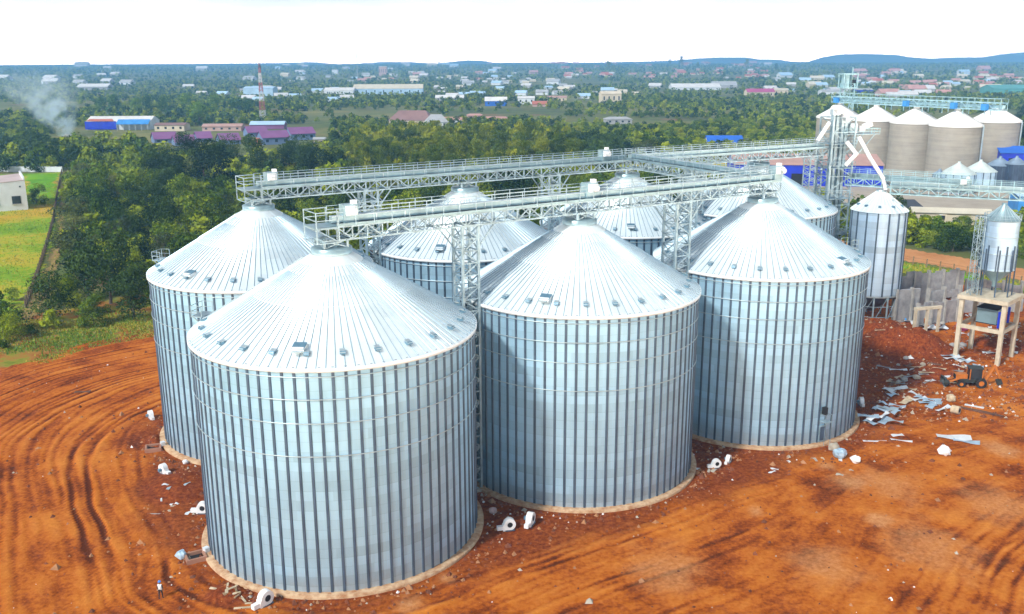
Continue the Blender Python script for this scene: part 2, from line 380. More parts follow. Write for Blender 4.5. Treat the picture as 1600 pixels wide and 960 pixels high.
# --- hills
def hills():
    pr = [(-400, 101), (-100, 101), (0, 102), (120, 101), (300, 100), (420, 99), (490, 97.5), (525, 100.5), (555, 100), (600, 97), (640, 97), (680, 100), (700, 97.5), (730, 94.5), (752, 95), (775, 98.5), (800, 98),
          (860, 98), (930, 98), (1000, 96.5), (1050, 95), (1090, 91.5), (1125, 90), (1165, 90), (1185, 93), (1215, 93.5), (1240, 97), (1262, 97), (1285, 90), (1310, 85.5), (1345, 84.5), (1400, 86), (1420, 89.5), (1455, 92), (1490, 90), (1535, 90), (1560, 86), (1590, 82.5), (1640, 81), (1750, 84), (1900, 92), (2200, 98)]
    pxs = np.arange(-400, 2200, 4.0); py = np.interp(pxs, [p[0] for p in pr], [p[1] for p in pr])
    m, nt, b = newmat('wooded_hill'); p = geopos(nt)
    L(nt, ramp(nt, noise(nt, p, .004, 6, .65), [(.35, (.035, .055, .02)), (.6, (.075, .09, .035))]), b.inputs['Base Color']); b.inputs['Roughness'].default_value = 1
    v = []; rows = [(8000, 0), (8400, .45), (8800, .85), (9100, 1), (9600, .7), (10300, 0)]
    for Y, k in rows:
        for a, c in zip(pxs, py):
            e = AT(a, c, 9100); g = 28.5
            h = g+(max(e[2], g+2)-g)*k*(1+.12*(vn(a*.03, Y*.004, 3)-.5)*(k < 1))
            v.append((e[0]*Y/9100, Y, h))
    n = len(pxs); q = [(j*n+i, j*n+i+1, (j+1)*n+i+1, (j+1)*n+i) for j in range(len(rows)-1) for i in range(n-1)]
    tag(link('hills', fast_mesh('hills', v, q, [m], smooth=True)), 'low blue wooded hills along the horizon', kind='structure')
hills()

# ================================================================== GRAIN SILOS
def rz_of(x, y): return math.atan2(-y, -x)                # direction to the viewpoint side
NST, NRB = 78, 104
def silo_parts(t, vents, faces, hatch=None, door=None, ladder=None):
    b = MB(); b.lathe([(SR+.75, -.3), (SR+.75, .32), (SR+.70, .38), (SR-.05, .40)], M_FOUND, 128)
    b.build('foundation', t)
    b = MB(); b.lathe([(SR, .38), (SR, SE)], M_WALL, 156)
    for k in range(NST):                                   # hat-section stiffeners, part of the wall's pattern
        a = 2*math.pi*(k+.5)/NST; r1, r2, w1, w2 = SR+.004, SR+.10, .138, .10
        cs, sn = math.cos(a), math.sin(a)
        def P(r, w, z): return (r*cs-w*sn, r*sn+w*cs, z)
        z0, z1 = .40, SE-.03
        vs = [P(r1, -w1, z0), P(r2, -w2, z0), P(r2, w2, z0), P(r1, w1, z0), P(r1, -w1, z1), P(r2, -w2, z1), P(r2, w2, z1), P(r1, w1, z1)]
        b.add(vs, [(0, 1, 5, 4), (1, 2, 6, 5), (2, 3, 7, 6), (0, 3, 2, 1), (4, 5, 6, 7)], M_STIFF)
    wall = b.build('wall', t)
    for z in (.958, .865, .765, .625):
        b = MB(); zz = SE*z; b.lathe([(SR+.12, zz-.035), (SR+.175, zz-.035), (SR+.175, zz+.035), (SR+.12, zz+.035), (SR+.12, zz-.035)], M_RING, 128); b.build('wind_ring', wall)
    sl = SH/(SR-SN)
    b = MB()
    zr = lambda r: SE+(SR-r)*sl
    rm = SR*.56
    b.lathe([(SR+.26, zr(SR+.26)), (rm, zr(rm)-.05), (rm, zr(rm)+.07), (2.9, zr(2.9)), (2.9, zr(2.9)+.12), (SN, zr(SN)+.10)], M_ROOF, 208)
    for k in range(NRB):
        a = 2*math.pi*k/NRB; cs, sn = math.cos(a), math.sin(a)
        for (ra, rb) in ((SR+.26, rm), (rm, 2.95)) if k % 2 == 0 else ((SR+.26, rm), (rm, rm*.55)):
            h = .07
            for (r0, r1) in ((ra, rb),):
                w0, w1 = .048, .040
                up = lambda r: .07*(r-2.9)/(rm-2.9) if ra <= rm else 0.0
                vs = [(r0*cs-w0*sn, r0*sn+w0*cs, zr(r0)-.01+up(r0)), (r0*cs+w0*sn, r0*sn-w0*cs, zr(r0)-.01+up(r0)), (r0*cs, r0*sn, zr(r0)+h+up(r0)),
                      (r1*cs-w1*sn, r1*sn+w1*cs, zr(r1)+.0+up(r1)), (r1*cs+w1*sn, r1*sn-w1*cs, zr(r1)+.0+up(r1)), (r1*cs, r1*sn, zr(r1)+h+up(r1))]
                b.add(vs, [(0, 2, 5, 3), (1, 4, 5, 2), (0, 1, 2)], M_RIB)
    roof = b.build('roof', t)
    b = MB(); z0 = zr(SR+.26)
    b.lathe([(SR+.24, z0-.30), (SR+.31, z0-.30), (SR+.31, z0+.04), (SR+.24, z0+.04)], M_EAVE, 128)
    b.build('eave_rim', t)
    b = MB(); zt = zr(SN)
    b.lathe([(SN+.45, zt-.12), (SN+.45, zt+.42), (SN+.3, zt+.50), (0, zt+.52)], M_DECK, 40); b.build('collar', t)
    b = MB()
    for x in (-1.15, 1.15):
        for y in (-1.15, 1.15):
            b.beam((x, y, zt+.35), (x, y, 29.95), .2, .2, M_LAT)
            b.beam((x, y, zt+.5), (-x, y, 29.9), .07, .07, M_LAT); b.beam((x, y, zt+.5), (x, -y, 29.9), .07, .07, M_LAT)
    for s_ in (-1.15, 1.15):
        b.beam((-1.3, s_, 29.85), (1.3, s_, 29.85), .14, .2, M_LAT); b.beam((s_, -1.3, 29.85), (s_, 1.3, 29.85), .14, .2, M_LAT)
    for k in range(6): b.tube((.75*math.cos(k), .75*math.sin(k), zt+.5), (.9*math.cos(k), .9*math.sin(k), 29.9), .12, .12, M_DECK, 6)
    b.build('bridge_stand', t, rz=STRIP)
    for a in vents:
        v = MB(); r = SR*.915; z = zr(r); v.box((0, 0, .16), (.55, .5, .36), M_VENT); v.box((.34, 0, .20), (.26, .62, .34), M_VENT, ry=-.5); v.box((.1, 0, .37), (.85, .62, .06), M_RING, ry=.3)
        o_ = v.build('roof_vent', roof, (r*math.cos(a), r*math.sin(a), z), a); o_.scale = (.78,)*3
    if hatch is not None:
        v = MB(); r = SR*.885; z = zr(r)
        v.box((0, 0, .2), (1.0, 1.0, .4), M_EAVE); v.box((0, 0, .43), (1.12, 1.12, .06), M_VENT, ry=.25); v.box((.75, 0, .12), (.5, .9, .05), M_RING)
        v.build('roof_hatch', roof, (r*math.cos(hatch), r*math.sin(hatch), z), hatch)
    if ladder is not None:
        v = MB(); a = ladder; r0, r1 = SR+.2, 2.9
        p0 = Vector((r0, 0, zr(r0)+.16)); p1 = Vector((r1, 0, zr(r1)+.18))
        for s_ in (-.28, .28): v.beam((p0.x, s_, p0.z), (p1.x, s_, p1.z), .05, .05, M_RING)
        for k in range(36):
            q = p0.lerp(p1, k/35.0); v.beam((q.x, -.28, q.z), (q.x, .28, q.z), .04, .04, M_RING)
        v.build('roof_ladder', roof, (0, 0, 0), a)
        v = MB(); zf = SE+.05                                  # platform at the eave
        v.box((SR+.95, 0, zf), (1.3, 2.2, .08), M_LAT)
        for s_ in (-.9, .9): v.beam((SR+1.5, s_, zf), (SR+.05, s_, zf-1.3), .08, .08, M_LAT)
        plat = v.build('eave_platform', t, (0, 0, 0), a); v = MB()
        for x, y in ((SR+.4, 1.05), (SR+1.55, 1.05), (SR+1.55, 0), (SR+1.55, -1.05), (SR+.4, -1.05)): v.beam((x, y, zf), (x, y, zf+1.15), .06, .06, M_LAT)
        for h in (.55, 1.12):
            pts = [(SR+.4, 1.05), (SR+1.55, 1.05), (SR+1.55, -1.05), (SR+.4, -1.05)]
            for p, q in zip(pts, pts[1:]): v.beam((*p, zf+h), (*q, zf+h), .05, .05, M_LAT)
        v.build('railing', plat)
        v = MB(); x = SR+.62                                   # caged wall ladder below it
        for s_ in (-.25, .25): v.beam((x, s_, .5), (x, s_, zf), .05, .05, M_LAT)
        for k in range(60): v.beam((x, -.25, .8+k*.35), (x, .25, .8+k*.35), .03, .03, M_LAT)
        for k in range(16):
            z = 3+k*1.2
            pts = [(x, -.38, z), (x+.5, -.38, z), (x+.78, 0, z), (x+.5, .38, z), (x, .38, z)]
            for p, q in zip(pts, pts[1:]): v.beam(p, q, .03, .05, M_LAT)
        v.build('wall_ladder', wall, (0, 0, 0), a)
    if door is not None:
        v = MB(); r = SR+.16
        v.box((r, 0, 1.55), (.22, 1.0, 2.1), M_LAT); v.box((r+.13, 0, 1.6), (.05, .8, 1.75), M_STIFF)
        v.box((r+.5, 0, 3.3), (1.0, 1.1, .07), M_LAT)
        for y in (-.5, .5):
            v.beam((r+.95, y, .4), (r+.95, y, 4.3), .05, .05, M_LAT); v.beam((r+.05, y, 4.25), (r+.95, y, 4.25), .05, .05, M_LAT)
        v.box((r+.2, 0, 4.6), (.5, .5, .9), M_DARK)
        v.build('access_door', wall, (0, 0, 0), door)
SX, SY = 24.79, 16.185
STRIP = math.atan2(SY, SX)
def vent_list(cx, cy, n=26, half=105, skip=()):
    a0 = rz_of(cx, cy); out = []
    for k in range(n):
        a = 2*math.pi*k/n+.11; d = (a-a0+math.pi) % (2*math.pi)-math.pi
        if abs(d) < R_(half): out.append(a)
    return out
SILOS = {
 'A': 'largest looking corrugated grain silo at the near corner, front row nearest the camera',
 'B': 'corrugated grain silo in the middle of the front row, shaded by the nearest silo',
 'C': 'corrugated grain silo ending the front row, with a door low on its wall',
 'D': 'corrugated grain silo half hidden behind the nearest one, facing the green thicket',
 'E': 'back row grain silo seen between the nearest and middle front silos',
 'F': 'back row grain silo whose cone shows just above the middle front silo',
 'G': 'back row grain silo beside the elevator tower, behind the right-hand front silo'}
def ang_px(cx, cy, px, py):                               # bearing on the eave of a point seen at px,py
    p = G(px, py, SE); return math.atan2(p[1]-cy, p[0]-cx)
for k, (cx, cy) in S.items():
    t = thing('grain_silo', SILOS[k], 'grain silo', (cx, cy, 0), 0, 'big corrugated grain silos')
    kw = {}
    if k == 'A': kw = dict(hatch=ang_px(cx, cy, 487, 545), ladder=ang_px(cx, cy, 312, 492))
    if k == 'D': kw = dict(hatch=ang_px(cx, cy, 349, 430), ladder=ang_px(cx, cy, 240, 405))
    if k == 'C': kw = dict(hatch=ang_px(cx, cy, 1278, 415), ladder=ang_px(cx, cy, 1350, 385), door=math.atan2(G(1275, 692)[1]-cy, G(1275, 692)[0]-cx))
    if k == 'B': kw = dict(hatch=ang_px(cx, cy, 870, 470))
    if k == 'E': kw = dict(hatch=ang_px(cx, cy, 690, 400))
    if k == 'F': kw = dict(hatch=ang_px(cx, cy, 985, 365))
    silo_parts(t, vent_list(cx, cy), None, **kw)

# ================================================================== CONVEYOR BRIDGES
def bridge(label, p, q, z, parts_w=2.1, motor=(), stairs=False, upper=None, mat=None, ext=0.0, endbox=None):
    """lattice bridge from p to q (xy), bottom chord at z"""
    mat = mat or M_LAT
    p, q = Vector((*p, 0)), Vector((*q, 0)); d = q-p; ln = d.length; a = math.atan2(d.y, d.x)
    t = thing('conveyor_bridge', label, 'conveyor bridge', (p.x, p.y, z), a)
    w, hT = parts_w/2, 1.25
    b = MB(); n = max(2, round(ln/1.55)); st = ln/n
    for y in (-w, w):
        b.beam((0, y, 0), (ln, y, 0), .16, .16, mat); b.beam((0, y, hT), (ln, y, hT), .14, .16, mat)
        for k in range(n):
            x0, x1 = k*st, (k+1)*st
            b.beam((x0, y, 0), (x0, y, hT), .11, .11, mat)
            b.beam((x0, y, 0 if k % 2 else hT), (x1, y, hT if k % 2 else 0), .11, .11, mat)
        b.beam((ln, y, 0), (ln, y, hT), .1, .1, mat)
    for k in range(n+1):
        b.beam((k*st, -w, 0), (k*st, w, 0), .08, .08, mat)
        if k < n: b.beam((k*st, -w, 0), ((k+1)*st, w, 0), .06, .06, mat)
    b.build('truss', t)
    b = MB(); b.box((ln/2, 0, hT+.10), (ln, parts_w+.25, .06), M_DECK); b.box((ln/2, -w-.15, hT+.20), (ln, .05, .24), M_DECK); b.box((ln/2, w+.15, hT+.20), (ln, .05, .24), M_DECK)
    deck = b.build('walkway_deck', t)
    b = MB(); b.box((ln/2, .35, hT+.52), (ln, .7, .56), M_DECK); b.box((ln/2, .35, hT+.83), (ln, .8, .06), M_RING)
    for k in range(0, int(ln/3.1)): b.box((1.5+k*3.1, .35, hT+.52), (.10, .84, .70), M_RING)
    b.build('conveyor_trough', t)
    for y in (-w-.18, w+.18):
        b = MB()
        for k in range(int(ln/1.9)+1): b.beam((k*1.9, y, hT), (k*1.9, y, hT+1.75), .065, .065, mat)
        for h in (1.0, 1.38, 1.72): b.beam((0, y, hT+h), (ln, y, hT+h), .05, .05, mat)
        b.build('handrail', deck)
    for mx in motor:
        b = MB(); b.box((mx, .35, hT+1.0), (1.5, 1.15, 1.75), M_DECK); b.box((mx-.1, -.45, hT+1.35), (.95, .75, .85), M_WHITE); b.tube((mx-.1, -1.25, hT+1.35), (mx-.1, -.8, hT+1.35), .33, .33, M_WHITE, 12)
        b.box((mx+.5, .3, hT+2.0), (.5, .5, .45), M_WHITE)
        b.build('drive_motor', t)
    if upper:
        x0, x1 = upper; b = MB(); hz_ = hT+1.75
        b.box(((x0+x1)/2, -.45, hz_+.4), (x1-x0, .75, .75), M_DECK); b.box(((x0+x1)/2, -.45, hz_+.80), (x1-x0, .9, .06), M_RING)
        for k in range(int((x1-x0)/2.6)+1):
            for y in (-.85, -.05): b.beam((x0+k*2.6, y, hT+.1), (x0+k*2.6, y, hz_+.05), .09, .09, mat)
        b.build('upper_conveyor', t)
    if endbox is not None:
        b = MB(); s_ = -1 if endbox == 0 else 1; x = 0 if endbox == 0 else ln
        for y in (-w-.5, w+.5):
            for xx in (x, x+s_*2.2):
                b.beam((xx, y, -.1), (xx, y, hT+1.6), .09, .09, mat)
            for h in (-.1, hT, hT+.8, hT+1.55): b.beam((x, y, h), (x+s_*2.2, y, h), .08, .08, mat)
            b.beam((x, y, -.1), (x+s_*2.2, y, hT), .07, .07, mat)
        for h in (-.1, hT, hT+.8, hT+1.55): b.beam((x+s_*2.2, -w-.5, h), (x+s_*2.2, w+.5, h), .08, .08, mat)
        b.box((x+s_*1.1, 0, hT+.08), (2.3, parts_w+1.0, .06), M_DECK)
        b.build('end_platform', t)
    return t
def lerp(a, b, k): return (a[0]+(b[0]-a[0])*k, a[1]+(b[1]-a[1])*k)
def beyond(a, b, m):                                       # point m metres before a on the line a-b
    d = math.hypot(b[0]-a[0], b[1]-a[1]); return (a[0]-(b[0]-a[0])*m/d, a[1]-(b[1]-a[1])*m/d)
TOW = (58.6, 170.2)
ZB = 29.85
bridge('galvanised lattice conveyor bridge running over the front row of silo roofs', beyond(S['A'], S['B'], -.2), beyond(S['C'], S['B'], 2.0), ZB, motor=(1.9, 31.0, 61.5), endbox=0)
bridge('galvanised lattice conveyor bridge from the half hidden silo across the back row', beyond(S['D'], S['E'], -.1), beyond(S['F'], S['E'], -.2), ZB, motor=(1.8, 54.6), endbox=0)
bridge('highest conveyor bridge, from the back row roofs to the elevator tower', beyond(S['F'], S['G'], -.6), (TOW[0]-2.5, TOW[1]-1.0), ZB+.0, motor=())
bridge('short conveyor bridge crossing between the two silo rows', beyond(S['F'], S['C'], -1.0), beyond(S['C'], S['F'], -1.2), ZB+.3, motor=())
bridge('low pale conveyor bridge from the elevator tower towards the small hopper silo', (TOW[0]+2.2, TOW[1]-.5), (78.0, 158.5), 24.4, mat=M_LATP, motor=(), parts_w=1.9)
bridge('pale conveyor bridge passing over the small hopper silo at the right edge', (66.5, 163.5), (97.0, 148.5), 23.6, mat=M_LATP, parts_w=1.6, motor=(11.5,))
def lattice(b, cx, cy, w, d, z0, z1, mat, bay=1.6, post=.16, rz=0.0, diag=.07):
    c, s = math.cos(rz), math.sin(rz)
    def P(x, y, z): return (cx+x*c-y*s, cy+x*s+y*c, z)
    cor = [(-w/2, -d/2), (w/2, -d/2), (w/2, d/2), (-w/2, d/2)]
    n = max(1, round((z1-z0)/bay)); st = (z1-z0)/n
    for x, y in cor: b.beam(P(x, y, z0), P(x, y, z1), post, post, mat)
    for i in range(4):
        p, q = cor[i], cor[(i+1) % 4]
        for k in range(n):
            za, zb = z0+k*st, z0+(k+1)*st
            b.beam(P(*p, zb), P(*q, zb), diag, diag, mat)
            if k % 2: p_, q_ = p, q
            else: p_, q_ = q, p
            b.beam(P(*p_, za), P(*q_, zb), diag, diag, mat)
def support_tower(label, x, y, w=1.9, z1=ZB-.1, rz=None):
    t = thing('support_tower', label, 'lattice tower', (x, y, 0), STRIP if rz is None else rz, 'lattice towers under the conveyor bridges')
    b = MB(); lattice(b, 0, 0, w, w, .1, z1, M_LAT, 1.3, .26, 0, .12)
    b.build('tower_frame', t)
    for s_ in (-1, 1):
        b = MB()
        for yy in (-w/2, w/2):
            b.beam((s_*w/2, yy, z1-2.3), (s_*(w/2+1.9), yy, z1), .13, .13, M_LAT); b.beam((s_*w/2, yy, z1-.7), (s_*(w/2+.6), yy, z1-1.4), .08, .08, M_LAT)
        b.beam((s_*(w/2+1.9), -w/2, z1), (s_*(w/2+1.9), w/2, z1), .12, .12, M_LAT)
        b.build('bracket', t)
    b = MB(); b.box((0, 0, .1), (w+1, w+1, .5), M_CONC); b.build('footing', t)
mid = lambda a, b, k=.5: lerp(S[a], S[b], k)
support_tower('lattice tower under the front bridge between the nearest and the middle silo', *mid('A', 'B'))
support_tower('lattice tower under the front bridge between the middle and right front silos', *mid('B', 'C'), w=2.2)
support_tower('lattice tower under the back bridge rising behind the half hidden silo', *mid('D', 'E'))
support_tower('lattice tower under the back bridge behind the middle silo roof', *mid('E', 'F'))
support_tower('lattice tower under the crossing bridge between the rows', *lerp(S['F'], S['C'], .5), rz=math.atan2(S['C'][1]-S['F'][1], S['C'][0]-S['F'][0]))
support_tower('lattice tower under the highest bridge left of the elevator tower', *mid('F', 'G'), z1=ZB-.1)

# ================================================================== ELEVATOR TOWER
def elevator_tower():
    t = thing('elevator_tower', 'tall galvanised lattice elevator tower with white spouts between the big silos and the slim silo', 'elevator tower', (TOW[0], TOW[1], 0), STRIP*.4)
    b = MB(); lattice(b, 0, 0, 4.4, 4.2, .1, 36.4, M_LAT, 2.6, .24, 0, .13)
    for k in range(6):
        z = 4+k*6.0
        for s_ in (-2.2, 2.2): b.beam((s_, -2.1, z), (-s_, 2.1, z), .1, .1, M_LAT)
    b.build('tower_frame', t)
    for x in (-1.35, -.6, .45, 1.2):
        b = MB(); b.box((x, -.5, 18), (.5, .75, 37.6), M_LAT); 
        for k in range(12): b.box((x, -.5, 2+k*3), (.58, .83, .1), M_RING)
        b.build('elevator_leg', t)
    for (x, z) in ((-1.0, 37.3), (.8, 35.9)):
        b = MB(); b.box((x, -.5, z), (1.5, 1.1, 1.0), M_RING); b.tube((x, -1.05, z+.5), (x, .05, z+.5), .75, .75, M_WHITE, 16); b.box((x+.3, -1.5, z+.1), (.7, .7, .7), M_WHITE)
        b.build('elevator_head', t)
    for z in (9, 15.5, 22, 27.5, 31.8):
        b = MB(); b.box((0, 0, z), (5.2, 5.0, .08), M_LAT)
        pts = [(-2.6, -2.5), (2.6, -2.5), (2.6, 2.5), (-2.6, 2.5)]
        for i in range(4):
            p, q = pts[i], pts[(i+1) % 4]
            for h in (.55, 1.1): b.beam((*p, z+h), (*q, z+h), .06, .06, M_LAT)
            for k in range(3): m = lerp(p, q, k/3); b.beam((*m, z), (*m, z+1.1), .06, .06, M_LAT)
        b.build('landing', t)
    b = MB(); z = 33.4; b.box((4.0, -.3, z), (6.6, 3.4, .10), M_LAT)
    pts = [(.7, -2.0), (7.3, -2.0), (7.3, 1.4), (.7, 1.4)]
    for i in range(4):
        p, q = pts[i], pts[(i+1) % 4]
        for h in (.5, 1.0): b.beam((*p, z+h), (*q, z+h), .08, .08, M_LATP)
        for k in range(4): m = lerp(p, q, k/4); b.beam((*m, z), (*m, z+1.05), .07, .07, M_LATP)
    for x, zz in ((3, 30.2), (6.4, 30.8)): b.beam((x, -1.9, z), (2.2, -1.9, zz-2), .14, .14, M_LAT); b.beam((x, 1.3, z), (2.2, 1.3, zz-2), .14, .14, M_LAT)
    b.build('head_platform', t)
    b = MB(); b.box((2.6, -.3, 34.4), (1.5, 1.5, 1.7), M_RING); b.box((4.3, -.6, 34.3), (1.2, 1.0, 1.0), M_WHITE); b.box((5.7, -.4, 34.9), (1.4, 1.2, .8), M_WHITE, ry=-.4)
    b.build('distributor', t)
    # white spouts, in tower space
    inv = Matrix.Rotation(-STRIP*.4, 3, 'Z')
    def W(px, py, Y):
        p = AT(px, py, Y); return inv @ Vector((p[0]-TOW[0], p[1]-TOW[1], p[2]))
    def spout(pts, r=.36):
        b = MB(); P = [W(*p) for p in pts]
        for p, q in zip(P, P[1:]): b.tube(p, q, r, r, M_WHITE, 12)
        for p in P[1:-1]: b.lathe([(0, -r*1.05), (r*.8, -r*.7), (r*1.08, 0), (r*.8, r*.7), (0, r*1.05)], M_WHITE, 12, c=p)
        b.build('spout', t)
    spout([(1296, 192, 168.5), (1277, 221, 167)])
    spout([(1323, 222, 167), (1338, 241, 166), (1321, 259, 166)])
    spout([(1342, 214, 167), (1360, 248, 166), (1380, 279, 165.4), (1384, 297, 165.2)])
elevator_tower()
# feed tower on the way to the concrete silos
support_tower('slim pale lattice tower in front of the blue warehouse', *AT(1270, 262, 235)[:2], w=3.2, z1=24, rz=.2)

# ================================================================== SMALL SILOS ON THE RIGHT
M_WALL2 = sheet_mat('slim_silo_sheet', (.46, .62, .78), 8, 1.1, .20, .38, .5, .10)
def slim_silo():
    cx, cy = AT(1374, 330, 166.2)[:2]; R, z0, z1, zt = 4.75, 5.3, 20.4, 23.6
    t = thing('slim_silo', 'slim galvanised silo on a steel stand beside the elevator tower', 'grain silo', (cx, cy, 0))
    b = MB(); b.lathe([(R, z0), (R, z1)], M_WALL2, 64)
    for k in range(16):
        a = 2*math.pi*k/16; b.box(((R+.07)*math.cos(a), (R+.07)*math.sin(a), (z0+z1)/2), (.14, .24, z1-z0-.1), M_STIFF, rz=a)
    b.build('wall', t)
    b = MB(); b.lathe([(R+.22, z1-.1), (.75, zt)], M_ROOF, 64)
    for k in range(32):
        a = 2*math.pi*k/32; b.beam(((R+.2)*math.cos(a), (R+.2)*math.sin(a), z1-.05), (.8*math.cos(a), .8*math.sin(a), zt+.02), .06, .08, M_EAVE)
    b.lathe([(.85, zt-.2), (.85, zt+.35), (0, zt+.4)], M_RING, 20)
    b.build('roof', t)
    for k in range(5):
        v = MB(); a = rz_of(cx, cy)+(k-2)*.62; v.box((R*.8, 0, z1+.95), (.5, .45, .35), M_VENT); v.build('roof_vent', t, (0, 0, 0), a)
    b = MB(); b.lathe([(R+.1, z0+.05), (R+.1, z0-.25), (R-.1, z0-.25)], M_RING, 64); b.build('base_ring', t)
    b = MB(); b.lathe([(R-.1, z0), (.5, 1.6)], M_STIFF, 40); b.build('hopper_cone', t)
    for k in range(12):
        a = 2*math.pi*(k+.5)/12; b = MB(); b.beam((R*math.cos(a), R*math.sin(a), 0), (R*math.cos(a), R*math.sin(a), z0), .22, .22, M_LAT); b.build('leg', t)
    b = MB()
    for k in range(12):
        a, c = 2*math.pi*(k+.5)/12, 2*math.pi*(k+1.5)/12
        for z in (1.5, 3.4): b.beam((R*math.cos(a), R*math.sin(a), z), (R*math.cos(c), R*math.sin(c), z), .1, .1, M_LAT)
        b.beam((R*math.cos(a), R*math.sin(a), .2), (R*math.cos(c), R*math.sin(c), z0), .08, .08, M_LAT)
    b.build('stand_bracing', t)
slim_silo()
def hopper_silo():
    cx, cy, R = 75.9, 142.9, 2.5; z0, z1, zt, zp = 14.5, 22.3, 24.5, 10.5
    t = thing('hopper_silo', 'small hopper silo on thin legs above the concrete frame', 'hopper silo', (cx, cy, zp))
    b = MB(); b.lathe([(R, z0-zp), (R, z1-zp)], M_WALL2, 48)
    for k in range(12):
        a = 2*math.pi*k/12; b.box(((R+.06)*math.cos(a), (R+.06)*math.sin(a), z0-zp+2.0), (.12, .2, 4.0), M_STIFF, rz=a)
    for h in (.02, 2.6, 5.2, z1-z0-.1): b.lathe([(R+.01, z0-zp+h), (R+.07, z0-zp+h), (R+.07, z0-zp+h+.1), (R+.01, z0-zp+h+.1)], M_RING, 48)
    b.build('wall', t)
    b = MB(); b.lathe([(R+.15, z1-zp), (.4, zt-zp), (.4, zt-zp+.35), (0, zt-zp+.4)], M_DECK, 48)
    for k in range(20):
        a = 2*math.pi*k/20; b.beam(((R+.15)*math.cos(a), (R+.15)*math.sin(a), z1-zp+.02), (.4*math.cos(a), .4*math.sin(a), zt-zp+.02), .05, .06, M_RING)
    b.build('roof', t)
    b = MB(); b.lathe([(R, z0-zp), (.35, 1.9), (.35, 1.2)], M_DECK, 40); b.build('hopper_cone', t)
    for k in range(8):
        a = 2*math.pi*(k+.5)/8; b = MB(); b.beam(((R+.1)*math.cos(a), (R+.1)*math.sin(a), 0), ((R+.1)*math.cos(a), (R+.1)*math.sin(a), z0-zp+3.4), .16, .16, M_STIFF); b.build('leg', t)
    b = MB(); lattice(b, -R-1.0, -.3, 1.0, 1.3, 0, z1-zp+.6, M_LAT, 1.0, .09, 0, .06)
    for k in range(4):
        for s_ in (-1, 1): b.beam((-R-.5, s_*.5, 1+k*3.3), (-R+.4, s_*.4, 1+k*3.3), .07, .07, M_LAT)
    b.build('ladder_cage', t)
    b = MB()
    for k in range(24): b.beam((-R-.9, -.55, .3+k*.5), (-R-.9, -.05, .3+k*.5), .05, .05, M_LAT)
    for h in (.4, .9):
        for k in range(24):
            a, c = 2*math.pi*k/24, 2*math.pi*(k+1)/24
            b.beam(((R+.1)*math.cos(a), (R+.1)*math.sin(a), z1-zp+h), ((R+.1)*math.cos(c), (R+.1)*math.sin(c), z1-zp+h), .05, .05, M_LAT)
            if h > .5: b.beam(((R+.1)*math.cos(a), (R+.1)*math.sin(a), z1-zp), ((R+.1)*math.cos(a), (R+.1)*math.sin(a), z1-zp+h), .04, .04, M_LAT)
    b.build('roof_railing', t)
    # concrete frame it stands on
    t = thing('concrete_stand', 'two storey raw concrete frame carrying the small hopper silo', 'concrete frame', (cx-.3, cy-.1, 0), .78)
    w = 3.15
    for x in (-w, w):
        for y in (-w, w):
            b = MB(); b.box((x, y, 4.85), (.62, .62, 9.9), M_FOUND2); b.build('column', t)
    for z in (5.4,):
        b = MB()
        for s_ in (-w, w): b.box((0, s_, z), (2*w-.63, .45, .6), M_FOUND2); b.box((s_, 0, z), (.45, 2*w-.63, .6), M_FOUND2)
        b.build('beam', t)
    b = MB(); b.box((0, 0, 10.12), (2*w+1.2, 2*w+1.2, .65), M_FOUND2); b.build('top_slab', t)
    b = MB(); b.box((.2, -.2, 7.2), (3.4, 3.0, 2.3), M_DECK); b.box((.2, -.2, 8.42), (3.6, 3.2, .12), M_DARK); b.box((.2, -.2, 6.0), (3.5, 3.1, .14), M_DARK)
    b.build('intake_hopper', t)
    for x in (-2.0, 2.4):
        b = MB(); b.box((x, -2.2, 7.0), (.3, .3, 2.6), M_BLUE); b.build('blue_prop', t)
M_FOUND2 = pm('pale_concrete', (.60, .54, .42), .14, .8, .9, 0, (.44, .37, .26))
hopper_silo()

# ================================================================== CONCRETE SILOS AND THEIR GALLERY
M_CROOF = pm('white_roof', (.90, .90, .88), .04, .5, .5)
def conc_wall_mat():
    m, nt, b = newmat('slipform_concrete'); sx = nt.nodes.new('ShaderNodeSeparateXYZ'); L(nt, coords(nt), sx.inputs[0])
    cb = nt.nodes.new('ShaderNodeCombineXYZ'); L(nt, math_(nt, 'MULTIPLY', sx.outputs[2], .8), cb.inputs[2]); L(nt, math_(nt, 'MULTIPLY', sx.outputs[0], .05), cb.inputs[0])
    f = math_(nt, 'ADD', math_(nt, 'MULTIPLY', noise(nt, cb.outputs[0], 1.0, 4, .6), .6), math_(nt, 'MULTIPLY', noise(nt, coords(nt), .25, 5, .6), .4))
    L(nt, ramp(nt, f, [(.3, (.26, .24, .205)), (.55, (.36, .335, .285)), (.7, (.41, .385, .335))]), b.inputs['Base Color']); b.inputs['Roughness'].default_value = .9
    return m
M_SLIP = conc_wall_mat()
CS = [(1308, 312, 'concrete silo at the left end of the row, behind the elevator tower'), (1365, 297, 'concrete silo second from the left of the row, beside the white spouts'),
      (1427, 284, 'concrete silo in the middle of the row of five'), (1491, 270, 'nearest concrete silo of the row, behind the little metal bins'), (1552, 289, 'concrete silo at the right end, half hidden by its neighbour')]
cpos = []; KC = 1.426; ZK = lambda z: EYE-(EYE-z)*KC
